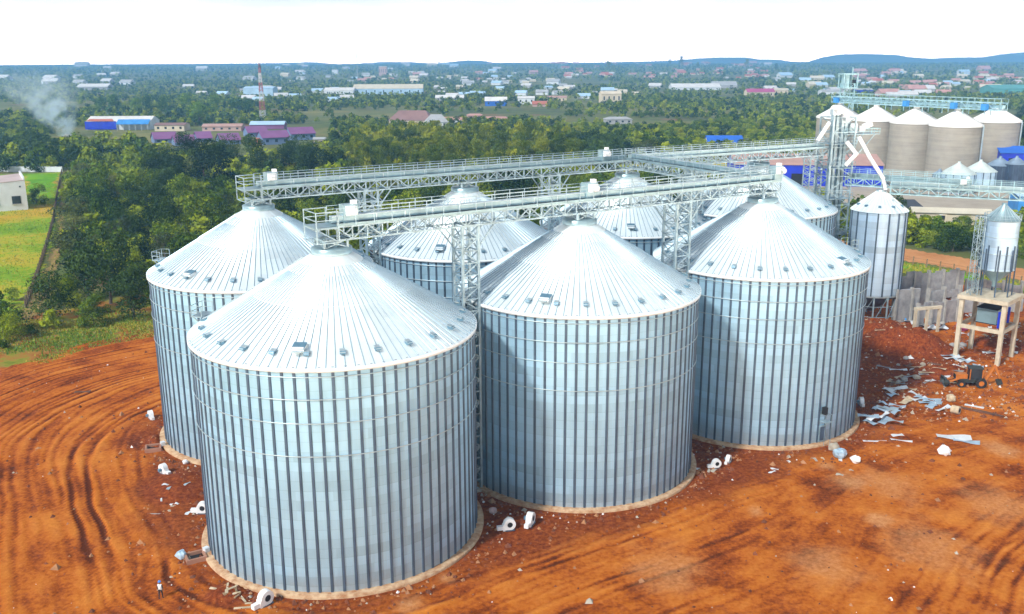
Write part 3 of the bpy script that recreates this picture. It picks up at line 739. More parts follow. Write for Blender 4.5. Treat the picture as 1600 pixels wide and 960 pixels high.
for px, Y, lab in CS:
    Y *= KC; x = AT(px, 220, Y)[0]; R, z1, zt = 7.0*KC, ZK(28.6), ZK(32.4)
    cpos.append((x, Y))
    t = thing('concrete_silo', lab+', white conical roof', 'concrete silo', (x, Y, 0), 0, 'row of concrete silos')
    b = MB(); b.lathe([(R, -.3), (R, z1)], M_SLIP, 56); b.build('wall', t)
    b = MB(); b.lathe([(R+.05, z1-.7), (R+.3, z1-.7), (R+.3, z1+.02), (1.2, zt), (1.2, zt+.8), (0, zt+.85)], M_CROOF, 56, smooth=False); b.build('roof', t)
    v = MB(); v.box((R*.45, 0, z1+2.4), (.5, .5, .9), M_VENT); v.build('roof_vent', t, (0, 0, 0), rz_of(x, Y)+.5)
    v = MB()
    for s_ in (-.3, .3): v.beam((R+.25, s_, 0), (R+.25, s_, z1), .07, .07, M_RING)
    for k in range(28): v.beam((R+.25, -.3, .6+k*.7), (R+.25, .3, .6+k*.7), .05, .05, M_RING)
    v.box((R+.5, 0, z1/2), (.3, 1.1, z1-1), M_RING); v.build('wall_ladder', t, (0, 0, 0), rz_of(x, Y)+1.35)
def gallery():
    p, q = cpos[0], cpos[3]; q = lerp(p, q, 1.32); p = lerp(p, cpos[3], -.06)
    ln = math.dist(p, q); a = math.atan2(q[1]-p[1], q[0]-p[0])
    t = thing('roof_gallery', 'pale blue steel gallery running over the concrete silo roofs', 'conveyor gallery', (*p, ZK(33.1)), a); t.scale = (1, KC, KC)
    b = MB(); n = 30; st = ln/n
    for y in (-1.3, 1.3):
        for h in (0, 1.9): b.beam((0, y, h), (ln, y, h), .22, .25, M_LATP)
        for k in range(n+1): b.beam((k*st, y, 0), (k*st, y, 1.9), .14, .14, M_LATP)
        for k in range(n): b.beam((k*st, y, 0 if k % 2 else 1.9), ((k+1)*st, y, 1.9 if k % 2 else 0), .14, .14, M_LATP)
    b.build('truss', t)
    b = MB(); b.box((ln/2, 0, .15), (ln, 2.4, .1), M_LATP); b.box((ln/2, 0, .9), (ln, 1.0, .9), M_LATP); b.build('conveyor_trough', t)
    b = MB()
    for y in (-1.45, 1.45):
        b.beam((0, y, 3.0), (ln, y, 3.0), .1, .1, M_LATP)
        for k in range(n+1): b.beam((k*st, y, 1.9), (k*st, y, 3.0), .08, .08, M_LATP)
    b.build('handrail', t)
    for f in (.045, .50, .77, .93):
        b = MB(); b.box((f*ln, -1.9, .75), (2.1, 1.3, 1.7), M_LBLUE); b.build('blue_cabinet', t)
    for k in range(9):
        b = MB(); 
        for y in (-1.2, 1.2): b.beam((ln*(k+.3)/9, y, -1.5), (ln*(k+.3)/9, y, 0), .2, .2, M_LATP)
        b.build('leg', t)
    x, y = AT(1324, 140, 318*KC)[:2]
    t = thing('head_house', 'pale blue steel head house above the left concrete silo', 'head house', (x, y, ZK(0)), .1); t.scale = (KC,)*3
    b = MB(); lattice(b, 0, 0, 3.4, 3.2, 14.0, 39.0, M_LATP, 3, .3, 0, .16); b.build('tower_frame', t)
    b = MB(); 
    for x_ in (-2.3, 2.3):
        for y_ in (-2, 2): b.beam((x_, y_, 37.5), (x_, y_, 42), .3, .3, M_LATP)
    b.box((0, 0, 42), (5.2, 4.6, .4), M_LATP); b.box((0, 0, 37.6), (5.2, 4.6, .4), M_LATP); b.box((-.8, .3, 39.8), (1.4, 3.0, 4.2), M_LATP); b.box((1.6, -1, 39), (.9, .9, 2.4), M_DARK); b.beam((2.3, 2, 42), (2.3, 2, 44.2), .25, .25, M_LATP)
    b.build('head_room', t)
gallery()
# little bins at the right
def bin_(px, py_e, Y, R, label, wall, roof, h=None):
    p = AT(px, py_e, Y); x, z1 = p[0], p[2]
    t = thing('metal_bin', label, 'metal bin', (x, Y, 0), 0, 'small metal bins below the concrete silos')
    b = MB(); b.lathe([(R, 0), (R, z1)], wall, 40)
    for k in range(14):
        a = 2*math.pi*k/14; b.box(((R+.06)*math.cos(a), (R+.06)*math.sin(a), z1/2), (.14, .3, z1-.1), M_STIFF, rz=a)
    b.build('wall', t)
    b = MB(); b.lathe([(R+.25, z1-.1), (.5, z1+R*.62), (.5, z1+R*.62+.5), (0, z1+R*.62+.5)], roof, 40); b.build('roof', t)
M_PALE = pm('pale_bin_roof', (.66, .76, .74), .1, .4, .45, .2); M_DBLUE = pm('slate_sheet', (.06, .09, .15), .2, .4, .5, .2); M_SLATE = pm('grey_blue_roof', (.24, .33, .44), .15, .4, .5, .2)
bin_(1497, 271, 338, 6.0, 'small pale roofed metal bin just left of its taller twin', M_WALL2, M_PALE)
bin_(1531, 267, 346, 5.8, 'small pale roofed metal bin with a sharp cone, in front of the dark bins', M_WALL2, M_PALE)
bin_(1562, 258, 356, 4.6, 'dark slate metal bin behind the pale roofed pair', M_DBLUE, M_SLATE)
bin_(1588, 256, 352, 3.9, 'dark slate metal bin at the right edge of the photo', M_DBLUE, M_SLATE)
bin_(1468, 272, 340, 2.2, 'thin grey metal bin left of the pale roofed pair', M_WALL2, M_SLATE)

# ================================================================== BUILDINGS
def house(name, label, cat, x, y, w, d, h, rh, wall, roof, rz=0.0, hip=.0, win=0, group=None, z=0.0, over=.5, door=True, mono=False, sub=True, loc_z=None):
    """gabled / hipped / single-slope building; width along local x, front at local -y"""
    t = thing(name, label, cat, (x, y, float(hz(x, y)) if loc_z is None else loc_z), rz, group)
    b = MB(); W, D = w/2, d/2
    if mono:
        vs = [(-W, -D, -.3), (W, -D, -.3), (W, D, -.3), (-W, D, -.3), (-W, -D, h), (W, -D, h+rh), (W, D, h+rh), (-W, D, h)]
        b.add(vs, [(0, 1, 5, 4), (1, 2, 6, 5), (2, 3, 7, 6), (3, 0, 4, 7)], wall)
    else:
        vs = [(-W, -D, -.3), (W, -D, -.3), (W, D, -.3), (-W, D, -.3), (-W, -D, h), (W, -D, h), (W, D, h), (-W, D, h)]
        fs = [(0, 1, 5, 4), (1, 2, 6, 5), (2, 3, 7, 6), (3, 0, 4, 7)]
        if not hip: vs += [(-W, 0, h+rh), (W, 0, h+rh)]; fs += [(4, 7, 8), (5, 9, 6)]
        b.add(vs, fs, wall)
    b.build('wall', t)
    b = MB(); o = over; th = .18
    if mono:
        sl = rh/w
        q = [(-W-o, -D-o, h-sl*o+.03), (W+o*.2, -D-o, h+rh+.03), (W+o*.2, D+o, h+rh+.03), (-W-o, D+o, h-sl*o+.03)]
        b.add(q+[(x_, y_, z_+th) for x_, y_, z_ in q], [(3, 2, 1, 0), (4, 5, 6, 7), (0, 1, 5, 4), (1, 2, 6, 5), (2, 3, 7, 6), (3, 0, 4, 7)], roof)
    else:
        e = hip*W; zo = h-rh*o/D+.03
        R0 = [(-W-o, -D-o, zo), (W+o, -D-o, zo), (W+o, D+o, zo), (-W-o, D+o, zo), (-W-(0 if hip else o)+e, 0, h+rh+.03), (W+(0 if hip else o)-e, 0, h+rh+.03)]
        R1 = [(a, c, z_+th) for a, c, z_ in R0]
        f = [(0, 1, 5, 4), (2, 3, 4, 5)]+([(1, 2, 5), (3, 0, 4)] if hip else [])
        b.add(R1, f, roof); b.add(R0, [tuple(reversed(k)) for k in f], roof)
        rim = [(0, 1), (1, 2), (2, 3), (3, 0)] if hip else [(0, 1), (1, 5), (5, 2), (2, 3), (3, 4), (4, 0)]
        for i, j in rim: b.add([R0[i], R0[j], R1[j], R1[i]], [(0, 1, 2, 3)], roof)
    b.build('roof', t)
    if win:
        for k in range(win):
            xw = -W+w*(k+.5)/win; b = MB(); s_ = min(1.6, w/win*.5)
            b.box((xw, -D-.02, h*.55), (s_, .08, h*.38), M_GLASS); b.build('window', t)
    return t
def bm(name, c, **k): return pm(name, c, k.pop('var', .1), k.pop('scale', .15), k.pop('rough', .75), 0.0)
W_WHITE = bm('white_plaster', (.72, .77, .82)); W_CREAM = bm('cream_plaster', (.68, .60, .46)); W_PINK = bm('pink_plaster', (.55, .38, .34)); W_GREY = bm('grey_plaster', (.42, .43, .46)); W_BRICK = bm('brick_wall', (.40, .20, .13)); W_BLUEGREY = bm('blue_grey_sheet', (.16, .24, .42))
RF_WHITE = bm('white_sheet_roof', (.70, .71, .71)); RF_CREAM = bm('cream_sheet_roof', (.64, .60, .48)); RF_RED = bm('red_tile_roof', (.46, .15, .10)); RF_PURP = bm('purple_sheet_roof', (.24, .095, .25)); RF_BROWN = bm('brown_tile_roof', (.27, .16, .15)); RF_GREY = bm('grey_sheet_roof', (.40, .42, .44)); RF_LBLUE = bm('pale_blue_roof', (.42, .62, .82)); RF_BLUE = bm('blue_roof', (.02, .14, .62)); RF_PINK = bm('faded_pink_roof', (.55, .30, .27)); RF_TEAL = bm('teal_roof', (.10, .34, .33)); RF_SALMON = bm('dusty_roof', (.48, .30, .26)); RF_DARK = bm('dark_roof', (.05, .06, .08)); RF_MAG = bm('magenta_roof', (.42, .08, .22))
OCC = []                                               # keep trees off these (x, y, r)
def hs(name, label, cat, px, py, wpx, hpx, dep, wall, roof, rz=0.0, rh=None, **k):
    """building whose front foot is seen at px,py, wpx/hpx wide/high"""
    x, y = G(px, py); s = PJ(x, y, float(hz(x, y)))[2]; w, h = wpx/s, hpx/s
    rh = h*.45 if rh is None else rh
    y2 = y+dep/2*math.cos(rz); x2 = x+dep/2*x/y
    OCC.append((x2, y2, max(w, dep)*.62)); OCC.append((x, y-dep*.3, w*.5))
    return house(name, label, cat, x2, y2, w, dep, h, rh, wall, roof, rz, **k)
# white house by the lawn (left edge)
def white_house():
    x, y = G(-30, 337); w, d = 31.0, 22.0
    t = house('white_building', 'white plastered building with small dark windows at the left edge beside the lawn', 'building', x-10.0, y+d/2+3, w, d, 7.6, 1.9, W_WHITE, bm('pinkish_roof', (.52, .42, .41)), R_(30), mono=True, loc_z=0, over=.1)
    W, D = w/2, d/2
    for xx in (-7.5, -.6, 6.2, 12.4):
        b = MB(); b.box((xx, -D-.03, 3.4), (2.6, .12, 2.5), M_GLASS); f = b.build('window', t)
        b = MB(); b.box((xx, -D-.14, 2.05), (2.9, .3, .16), W_GREY); b.build('sill', f)
    b = MB(); b.box((W-.25, 0, 10.0), (.5, d, 1.2), W_WHITE); b.build('parapet', t)
    b = MB(); b.box((W-1.6, -D-.05, 7.6), (.5, .15, .5), M_GLASS); b.build('vent', t)
    OCC.append((x, y+11, 22))
white_house()
def perimeter_wall():
    p, q = G(-120, 268), G(97, 269); n = MB(); n.beam((*p, 1.1), (*q, 1.1), .3, 2.2, W_WHITE); n.beam((*p, 2.25), (*q, 2.25), .5, .12, W_WHITE)
    for k in range(24): m = lerp(p, q, k/23); n.box((*m, 1.15), (.5, .5, 2.5), W_WHITE)
    tag(n.build('perimeter_wall'), 'low white boundary wall behind the lawn', 'wall')
    pts = [G(97, 271), G(90, 305), G(84, 345), G(72, 390), G(56, 440), G(40, 482)]
    t = thing('wire_fence', 'dark post and wire fence along the sandy track', 'fence', (*pts[0], 0)); o = pts[0]
    P = []
    for a, c in zip(pts, pts[1:]):
        m = int(math.dist(a, c)/3.5); P += [lerp(a, c, k/m) for k in range(m)]
    P.append(tuple(pts[-1])); P = [(p[0]-o[0], p[1]-o[1]) for p in P]
    for p in P:
        b = MB(); b.beam((*p, -.1), (p[0]+random.uniform(-.1, .1), p[1], 1.9), .22, .22, M_BARK); b.build('post', t)
    b = MB()
    for p, q in zip(P, P[1:]):
        for h in (.4, .8, 1.2, 1.6): b.beam((*p, h), (*q, h), .05, .05, M_RUST)
        b.beam((p[0], p[1], .15), (q[0], q[1], .15), .06, .22, M_BARK)
    b.build('wire_mesh', t)
perimeter_wall()
# --- the blue warehouse behind the elevator tower
def blue_warehouse():
    x, y = G(1262, 291); s = PJ(x, y, 0)[2]
    t = house('blue_warehouse', 'bright blue warehouse with a dusty pink roof behind the elevator tower', 'warehouse', x+1, y+12, 225/s, 24, 8.0, 3.0, M_BLUE, RF_SALMON, R_(-6), loc_z=0, over=.4)
    OCC.append((x, y+10, 30))
    for xx in (-16, -4, 9):
        b = MB(); b.box((xx, -12.08, 2.4), (4.2, .14, 4.6), M_DARK); b.build('door', t)
blue_warehouse()
# --- cream shed ruins below the pale bridge
x, y = G(1495, 352)
house('cream_shed', 'long cream roofed open shed below the pale conveyor bridge', 'shed', x, y+5, 21, 6, 3.2, .9, W_CREAM, RF_CREAM, R_(-14), win=4, loc_z=0); OCC.append((x, y+5, 13))
x, y = G(1432, 345)
house('tarp_shed', 'small cream shed with a dark rounded roof', 'shed', x, y+6, 6.5, 6, 3.4, 1.9, W_CREAM, RF_DARK, R_(-8), hip=.6, win=2, loc_z=0); OCC.append((x, y+6, 6))
x, y = G(1598, 345)
house('blue_hut', 'light blue hut at the right edge behind the hopper silo', 'hut', x+4, y+6, 8, 9, 7, .6, M_LBLUE, RF_LBLUE, R_(-10), loc_z=0); OCC.append((x+3, y+6, 8))
x, y = AT(1590, 240, 385)[:2]
house('blue_mill', 'deep blue mill shed at the right edge above the dark bins', 'building', x+13, 402, 24, 14, 8.5, 2.2, M_BLUE, RF_BLUE, R_(-12), loc_z=0, win=3); OCC.append((x+4, 400, 22))
# --- mid-distance landmarks
def blue_shed():
    t = hs('blue_shed', 'long shed with bright blue front and white roof beside the smoke', 'shed', 194, 203, 98, 12, 22, W_WHITE, RF_WHITE, R_(3), rh=3.5, over=.3)
    s = 2.13; b = MB(); b.box((-12, -12.2, 3.3), (22, .6, 5.6), M_BLUE); b.build('blue_front', t)
    b = MB(); b.add([(0, -16.5, 4.2), (23, -16.5, 4.2), (22.5, -8.5, 7.3), (-.5, -8.5, 7.3)], [(0, 1, 2, 3)], M_LBLUE); b.add([(0, -16.5, 4.1), (23, -16.5, 4.1), (22.5, -8.5, 7.2), (-.5, -8.5, 7.2)], [(3, 2, 1, 0)], M_LBLUE)
    for k in range(6): b.beam((.8+k*4.3, -16.2, 0), (.8+k*4.3, -16.2, 4.1), .25, .25, W_WHITE)
    b.build('awning', t)
    b = MB(); b.add([(-22, -13, 6.3), (-2, -13, 6.3), (-4, -10.5, 7.8), (-20, -10.5, 7.8)], [(0, 1, 2, 3)], RF_RED); b.build('red_canopy', t)
blue_shed()
for i, (px, py, w, h, lab) in enumerate([(258, 224, 34, 7, 'purple roofed shed nearest the blue shed'), (288, 228, 30, 6, 'low purple roofed shed between the first shed and the small one'), (358, 226, 30, 7, 'purple roofed shed in the middle of the row of purple sheds'), (318, 222, 22, 6, 'small purple roofed shed half hidden by trees'), (400, 214, 30, 7, 'purple roofed shed behind the largest of the purple sheds'), (428, 226, 42, 11, 'largest purple roofed shed with blue grey end wall'), (470, 219, 38, 10, 'purple roofed shed at the right end of the purple sheds')]):
    hs('purple_shed', lab, 'shed', px, py, w, h, 15, W_BLUEGREY, RF_PURP, R_(28), rh=3.4, win=3)
hs('long_purple_shed', 'long low purple shed with pale blue roof strip below the red and white mast', 'shed', 420, 202, 52, 7, 14, RF_PURP, RF_LBLUE, R_(4), rh=2.0)
hs('pinkish_shed', 'low pinkish shed in front of the lawn beyond the purple roofs', 'shed', 350, 205, 60, 7, 12, W_PINK, RF_SALMON, R_(3), rh=1.5, win=5)
hs('brick_store', 'low brown store to the right of the blue shed', 'store', 270, 205, 46, 9, 14, W_CREAM, RF_BROWN, R_(2), rh=1.2, win=4)
hs('orange_roof_hut', 'tiny orange roofed hut under the largest purple shed', 'hut', 408, 226, 12, 4, 6, W_BRICK, RF_RED, 0, rh=2)
hs('ruined_house', 'small pale roofless looking house beside the dark tree', 'house', 500, 228, 17, 10, 8, W_CREAM, RF_GREY, .1, rh=.8, win=2)
hs('hipped_house', 'wide brown hip roofed house above the yellow green grove', 'house', 645, 197, 66, 9, 22, W_CREAM, RF_BROWN, R_(-6), hip=.35, rh=6.5, win=6)
hs('grey_hip_house', 'grey hip roofed wing right of the brown roofed house', 'house', 682, 199, 34, 8, 18, W_WHITE, RF_GREY, R_(8), hip=.5, rh=5, win=3)
hs('white_bungalow', 'white bungalow with pale roof right of the grey wing', 'house', 708, 194, 28, 6, 10, W_WHITE, RF_PINK, 0, rh=2, win=3)
hs('pink_roof_house', 'faded pink roofed house behind the grove, left of its long neighbour', 'house', 742, 186, 24, 5, 12, W_PINK, RF_PINK, .1, hip=.3, win=2)
hs('long_pink_house', 'long faded pink roofed house behind the grove', 'house', 775, 192, 38, 6, 12, W_GREY, RF_PINK, -.1, hip=.2, win=4)
hs('blue_white_house', 'white house with blue front above the pink roofs', 'house', 775, 166, 34, 8, 14, RF_BLUE, RF_WHITE, 0, rh=4, win=3)
hs('red_white_shop', 'white building with a red roof patch and grey neighbour', 'house', 822, 163, 26, 9, 14, W_WHITE, RF_WHITE, 0, rh=2, win=3)
hs('red_roof_shop', 'low building with a bright red roof below the white ones', 'house', 843, 167, 22, 4, 9, W_PINK, RF_RED, 0, rh=3)
hs('brown_store', 'cream store with a brown roof right of the red roofed one', 'house', 870, 158, 30, 5, 12, W_CREAM, RF_SALMON, 0, rh=2, win=3)
hs('cream_villa', 'cream two storey villa among dark trees', 'house', 953, 162, 32, 15, 12, W_CREAM, W_CREAM, .2, rh=2.5, win=4)
hs('grey_house', 'grey roofed house right below the cream villa', 'house', 965, 194, 40, 7, 14, W_GREY, RF_GREY, .1, hip=.3, win=4)
hs('blue_roof_house', 'white house with a wide bright blue roof behind the silo roofs', 'house', 1130, 231, 54, 8, 15, W_WHITE, RF_BLUE, -.05, rh=3.2, win=4)
hs('long_white_factory', 'long white roofed factory in the distance right of centre', 'factory', 1085, 141, 76, 4, 40, W_WHITE, RF_WHITE, 0, rh=6, win=6)
hs('grey_works', 'grey roofed works joined to the right of the long white factory', 'factory', 1130, 138, 38, 4, 30, W_GREY, RF_GREY, 0, rh=7)
hs('magenta_roof_house', 'cream house with a magenta roof at the edge of the scrub', 'house', 1186, 152, 44, 8, 14, W_CREAM, RF_MAG, .1, rh=4, win=4)
hs('cream_factory', 'long cream roofed factory in the distance left of centre', 'factory', 608, 148, 108, 9, 40, RF_LBLUE, RF_CREAM, .05, rh=6, win=8)
hs('white_factory', 'white factory left of the long cream roofed one', 'factory', 532, 149, 46, 7, 30, W_WHITE, RF_WHITE, 0, rh=4, win=4)
hs('sky_blue_depot', 'pale blue depot behind the foot of the red and white mast', 'depot', 408, 153, 46, 14, 30, RF_LBLUE, RF_LBLUE, 0, rh=2.5)
hs('small_white_depot', 'white gabled depot in the hazy distance at the left', 'depot', 150, 141, 46, 5, 40, W_GREY, RF_WHITE, .1, rh=5)
hs('teal_factory', 'long teal roofed factory at the right edge of the distance', 'factory', 1575, 147, 70, 8, 40, RF_TEAL, RF_TEAL, 0, rh=5)
hs('white_flat_block', 'small bright white block high in the hazy town', 'building', 524, 117, 9, 7, 16, W_WHITE, RF_WHITE, 0, rh=1)
hs('pale_tower_block', 'pale pink tower block rising from the hazy town', 'building', 599, 119, 12, 14, 24, W_PINK, RF_WHITE, 0, rh=1, win=4)
hs('white_long_house', 'long white roofed house above the brown hip roof', 'house', 703, 158, 44, 5, 14, W_GREY, RF_WHITE, 0, rh=3, win=5)
hs('pink_villa', 'cream house at the left of the concrete silo head house', 'house', 1218, 150, 22, 9, 14, W_CREAM, RF_CREAM, 0, rh=2, win=3)
hs('white_yard_store', 'pale store behind the head house', 'store', 1298, 152, 34, 9, 20, W_WHITE, RF_GREY, 0, rh=2, win=4)
hs('blue_dot_store', 'cobalt walled store right of the head house', 'store', 1348, 146, 26, 5, 16, M_BLUE, RF_GREY, 0, rh=2)
# masts
def red_mast():
    x, y = G(411, 187); t = thing('radio_mast', 'red and white banded lattice radio mast above the purple roofs', 'radio mast', (x, y, 0))
    H_ = 46; nb = 6; M_R = pm('mast_red', (.38, .10, .09), .1, .3, .6); M_W = pm('mast_white', (.58, .60, .62), .1, .3, .6)
    for k in range(nb):
        z0, z1 = H_*k/nb, H_*(k+1)/nb; w0, w1 = 4.6-3.6*(k/nb), 4.6-3.6*((k+1)/nb); m = M_R if k % 2 else M_W; b = MB()
        for i in range(4):
            sx, sy = ((-1, -1), (1, -1), (1, 1), (-1, 1))[i]; tx, ty = ((-1, -1), (1, -1), (1, 1), (-1, 1))[(i+1) % 4]
            b.beam((sx*w0/2, sy*w0/2, z0), (sx*w1/2, sy*w1/2, z1), .24, .24, m)
            for j in range(3):
                f0, f1 = j/3, (j+1)/3; a, c = w0+(w1-w0)*f0, w0+(w1-w0)*f1; za, zb = z0+(z1-z0)*f0, z0+(z1-z0)*f1
                b.beam((sx*a/2, sy*a/2, za), (tx*c/2, ty*c/2, zb), .17, .17, m); b.beam((tx*a/2, ty*a/2, za), (sx*c/2, sy*c/2, zb), .17, .17, m)
        b.build('mast_section', t)
    for a in range(6):
        b = MB(); b.box((1.1*math.cos(a*1.05), 1.1*math.sin(a*1.05), H_-3+.6*(a % 3)), (.5, .5, 2.6), M_STIFF); b.build('antenna', t)
    b = MB(); b.beam((0, 0, H_), (0, 0, H_+2), .2, .2, M_STIFF); b.build('spike', t)
red_mast()
p = AT(558, 100, 2600); b = MB(); b.tube((0, 0, -60), (0, 0, AT(558, 79, 2600)[2]-p[2]), 1.1, .6, W_GREY, 6)
tag(b.build('thin_mast', None, (p[0], 2600, p[2])), 'hair thin grey mast rising above the horizon left of centre', 'radio mast')
# --- distant town: small houses
def town():
    walls = [W_WHITE, W_CREAM, W_PINK, W_GREY]; groups = {}
    kinds = [('white roofed', bm('town_white_roof', (.62, .63, .64)), W_GREY), ('red roofed', RF_RED, W_CREAM), ('faded pink roofed', RF_PINK, W_PINK), ('grey roofed', RF_GREY, W_WHITE), ('pale blue roofed', RF_LBLUE, W_WHITE), ('cream', RF_CREAM, W_CREAM)]
    proto = {}
    def put(px, py, k, wpx, zone):
        x, y = G(px, py); s = PJ(x, y, float(hz(x, y)))[2]; w = wpx/s
        nm, rf, wl = kinds[k]; lab = f'{nm} house in the {zone}'
        if k not in proto:
            proto[k] = house('town_house', lab, 'house', x, y, 16, 10, 3.6, 3.0, wl, rf, random.uniform(-.3, .3), group=f'{nm} houses in the {zone}')
            proto[k].scale = (w/16,)*3
        else:
            o = dup(proto[k], (x, y, float(hz(x, y))), random.uniform(-.4, .4), w/16, lab, f'{nm} houses in the {zone}')
        OCC.append((x, y, w*.6)); OCC.append((x, y-w, w*.45))
    rr = random.Random(11)
    for _ in range(80): put(rr.uniform(860, 1200), rr.uniform(107, 124), rr.choice([1, 1, 2, 2, 1, 0]), rr.uniform(6, 12), 'hazy suburb right of centre')
    for _ in range(72): put(rr.uniform(430, 860), rr.uniform(107, 130), rr.choice([0, 2, 3, 0, 5, 4]), rr.uniform(7, 14), 'hazy town left of centre')
    for _ in range(66): put(rr.uniform(1340, 1600), rr.uniform(112, 140), rr.choice([2, 1, 5, 2, 0, 4]), rr.uniform(8, 18), 'suburb above the concrete silos')
    for _ in range(16): put(rr.uniform(1190, 1340), rr.uniform(122, 150), rr.choice([0, 5, 3, 4, 0]), rr.uniform(10, 22), 'trees behind the elevator tower')
    for _ in range(30): put(rr.uniform(680, 1050), rr.uniform(128, 156), rr.choice([0, 3, 4, 0, 5]), rr.uniform(9, 20), 'trees in the middle distance')
    for _ in range(18): put(rr.uniform(260, 560), rr.uniform(136, 160), rr.choice([0, 3, 0, 4]), rr.uniform(10, 22), 'trees around the mast')
    for _ in range(14): put(rr.uniform(0, 400), rr.uniform(112, 135), rr.choice([0, 3, 0]), rr.uniform(10, 22), 'blue haze at the left')
    for _ in range(12): put(rr.uniform(1380, 1600), rr.uniform(140, 156), rr.choice([0, 2, 5, 4]), rr.uniform(16, 32), 'trees just above the gallery')
town()

# ================================================================== CONSTRUCTION SITE ON THE RIGHT
M_CONC2 = pm('grey_concrete', (.40, .39, .37), .15, .8, .9, 0, (.25, .25, .24))
def site_walls():
    # two stretches of half-built block wall with openings
    def wall(label, p, q, h, th, holes=(), top=None):
        p, q = np.array(p), np.array(q); ln = float(np.hypot(*(q-p))); a = math.atan2(q[1]-p[1], q[0]-p[0])
        t = thing('block_wall', label, 'unfinished wall', (p[0], p[1], 0), a)
        b = MB(); n = int(ln/1.6); xs = np.linspace(0, ln, n+1)
        for k in range(n):
            hh = h+ (top or 0)*random.uniform(-1, .4)
            if k in holes: b.box(((xs[k]+xs[k+1])/2, 0, hh-.5), (xs[k+1]-xs[k]+.01, th, 1.0), M_GREYC)
            else: b.box(((xs[k]+xs[k+1])/2, 0, hh/2), (xs[k+1]-xs[k]-.02, th+random.uniform(-.02, .02), hh), M_GREYC)
        b.build('blockwork', t)
        for k in range(0, n+1, 2):
            b = MB(); b.box((xs[k], -th*.3, h*.52), (.4, th+.35, h*1.04), M_CONC2); b.build('pillar', t)
    P = lambda px, py, Y: AT(px, py, Y)[:2]
    wall('tall grey unfinished block wall beside the slim silo stand', P(1400, 480, 172), P(1500, 480, 176), 7.2, .4, (), .8)
    wall('dark grey block wall end on, next to the slim silo', P(1395, 500, 163), P(1432, 500, 164.5), 6.2, .5)
    wall('low grey block wall with a doorway in front of the taller one', P(1432, 500, 160), P(1492, 500, 164), 4.4, .4, (1,), .5)
    wall('short pale block wall behind the concrete frame', P(1500, 490, 170), P(1596, 490, 171), 2.6, .4, (), .6)
    wall('grey block wall stub with an open top between the taller wall and the frame', P(1446, 495, 166), P(1494, 495, 168.5), 5.6, .4, (2,), .9)
    wall('rough grey block wall right behind the small hopper silo legs', P(1505, 480, 180), P(1592, 480, 178), 4.2, .4, (3, 7), 1.0)
    t = thing('concrete_portal', 'pale concrete portal frame standing before the unfinished walls', 'concrete frame', (*P(1448, 500, 156.5), 0), .25)
    for x in (-2.4, 0, 2.4): b = MB(); b.box((x, 0, 2.2), (.4, .4, 4.4), M_FOUND2); b.build('column', t)
    b = MB(); b.box((0, 0, 4.6), (5.4, .5, .5), M_FOUND2); b.build('beam', t)
    # lamp post
    x, y = G(1475, 371); t = thing('lamp_post', 'thin white lamp post beside the hedge', 'lamp post', (x, y, 0))
    b = MB(); b.tube((0, 0, 0), (0, 0, 6.2), .12, .08, W_CREAM, 8); b.build('pole', t); b = MB(); b.box((-.7, 0, 6.2), (1.6, .15, .12), W_CREAM); b.box((-1.5, 0, 6.15), (.7, .35, .15), W_WHITE); b.build('lamp_arm', t)
    # roadside posts
    pts = [G(1405+k*21, 412+k*4.0) for k in range(10)]
    t = thing('road_fence', 'row of brown fence posts along the orange road', 'fence', (*pts[0], 0)); o = pts[0]
    for p in pts: b = MB(); b.beam((p[0]-o[0], p[1]-o[1], 0), (p[0]-o[0]+.05, p[1]-o[1], 2.3), .22, .22, M_TIMBER); b.build('post', t)
    b = MB()
    for p, q in zip(pts, pts[1:]):
        for h in (.7, 1.4, 2.0): b.beam((p[0]-o[0], p[1]-o[1], h), (q[0]-o[0], q[1]-o[1], h), .03, .03, M_RUST)
    b.build('wire', t)
site_walls()
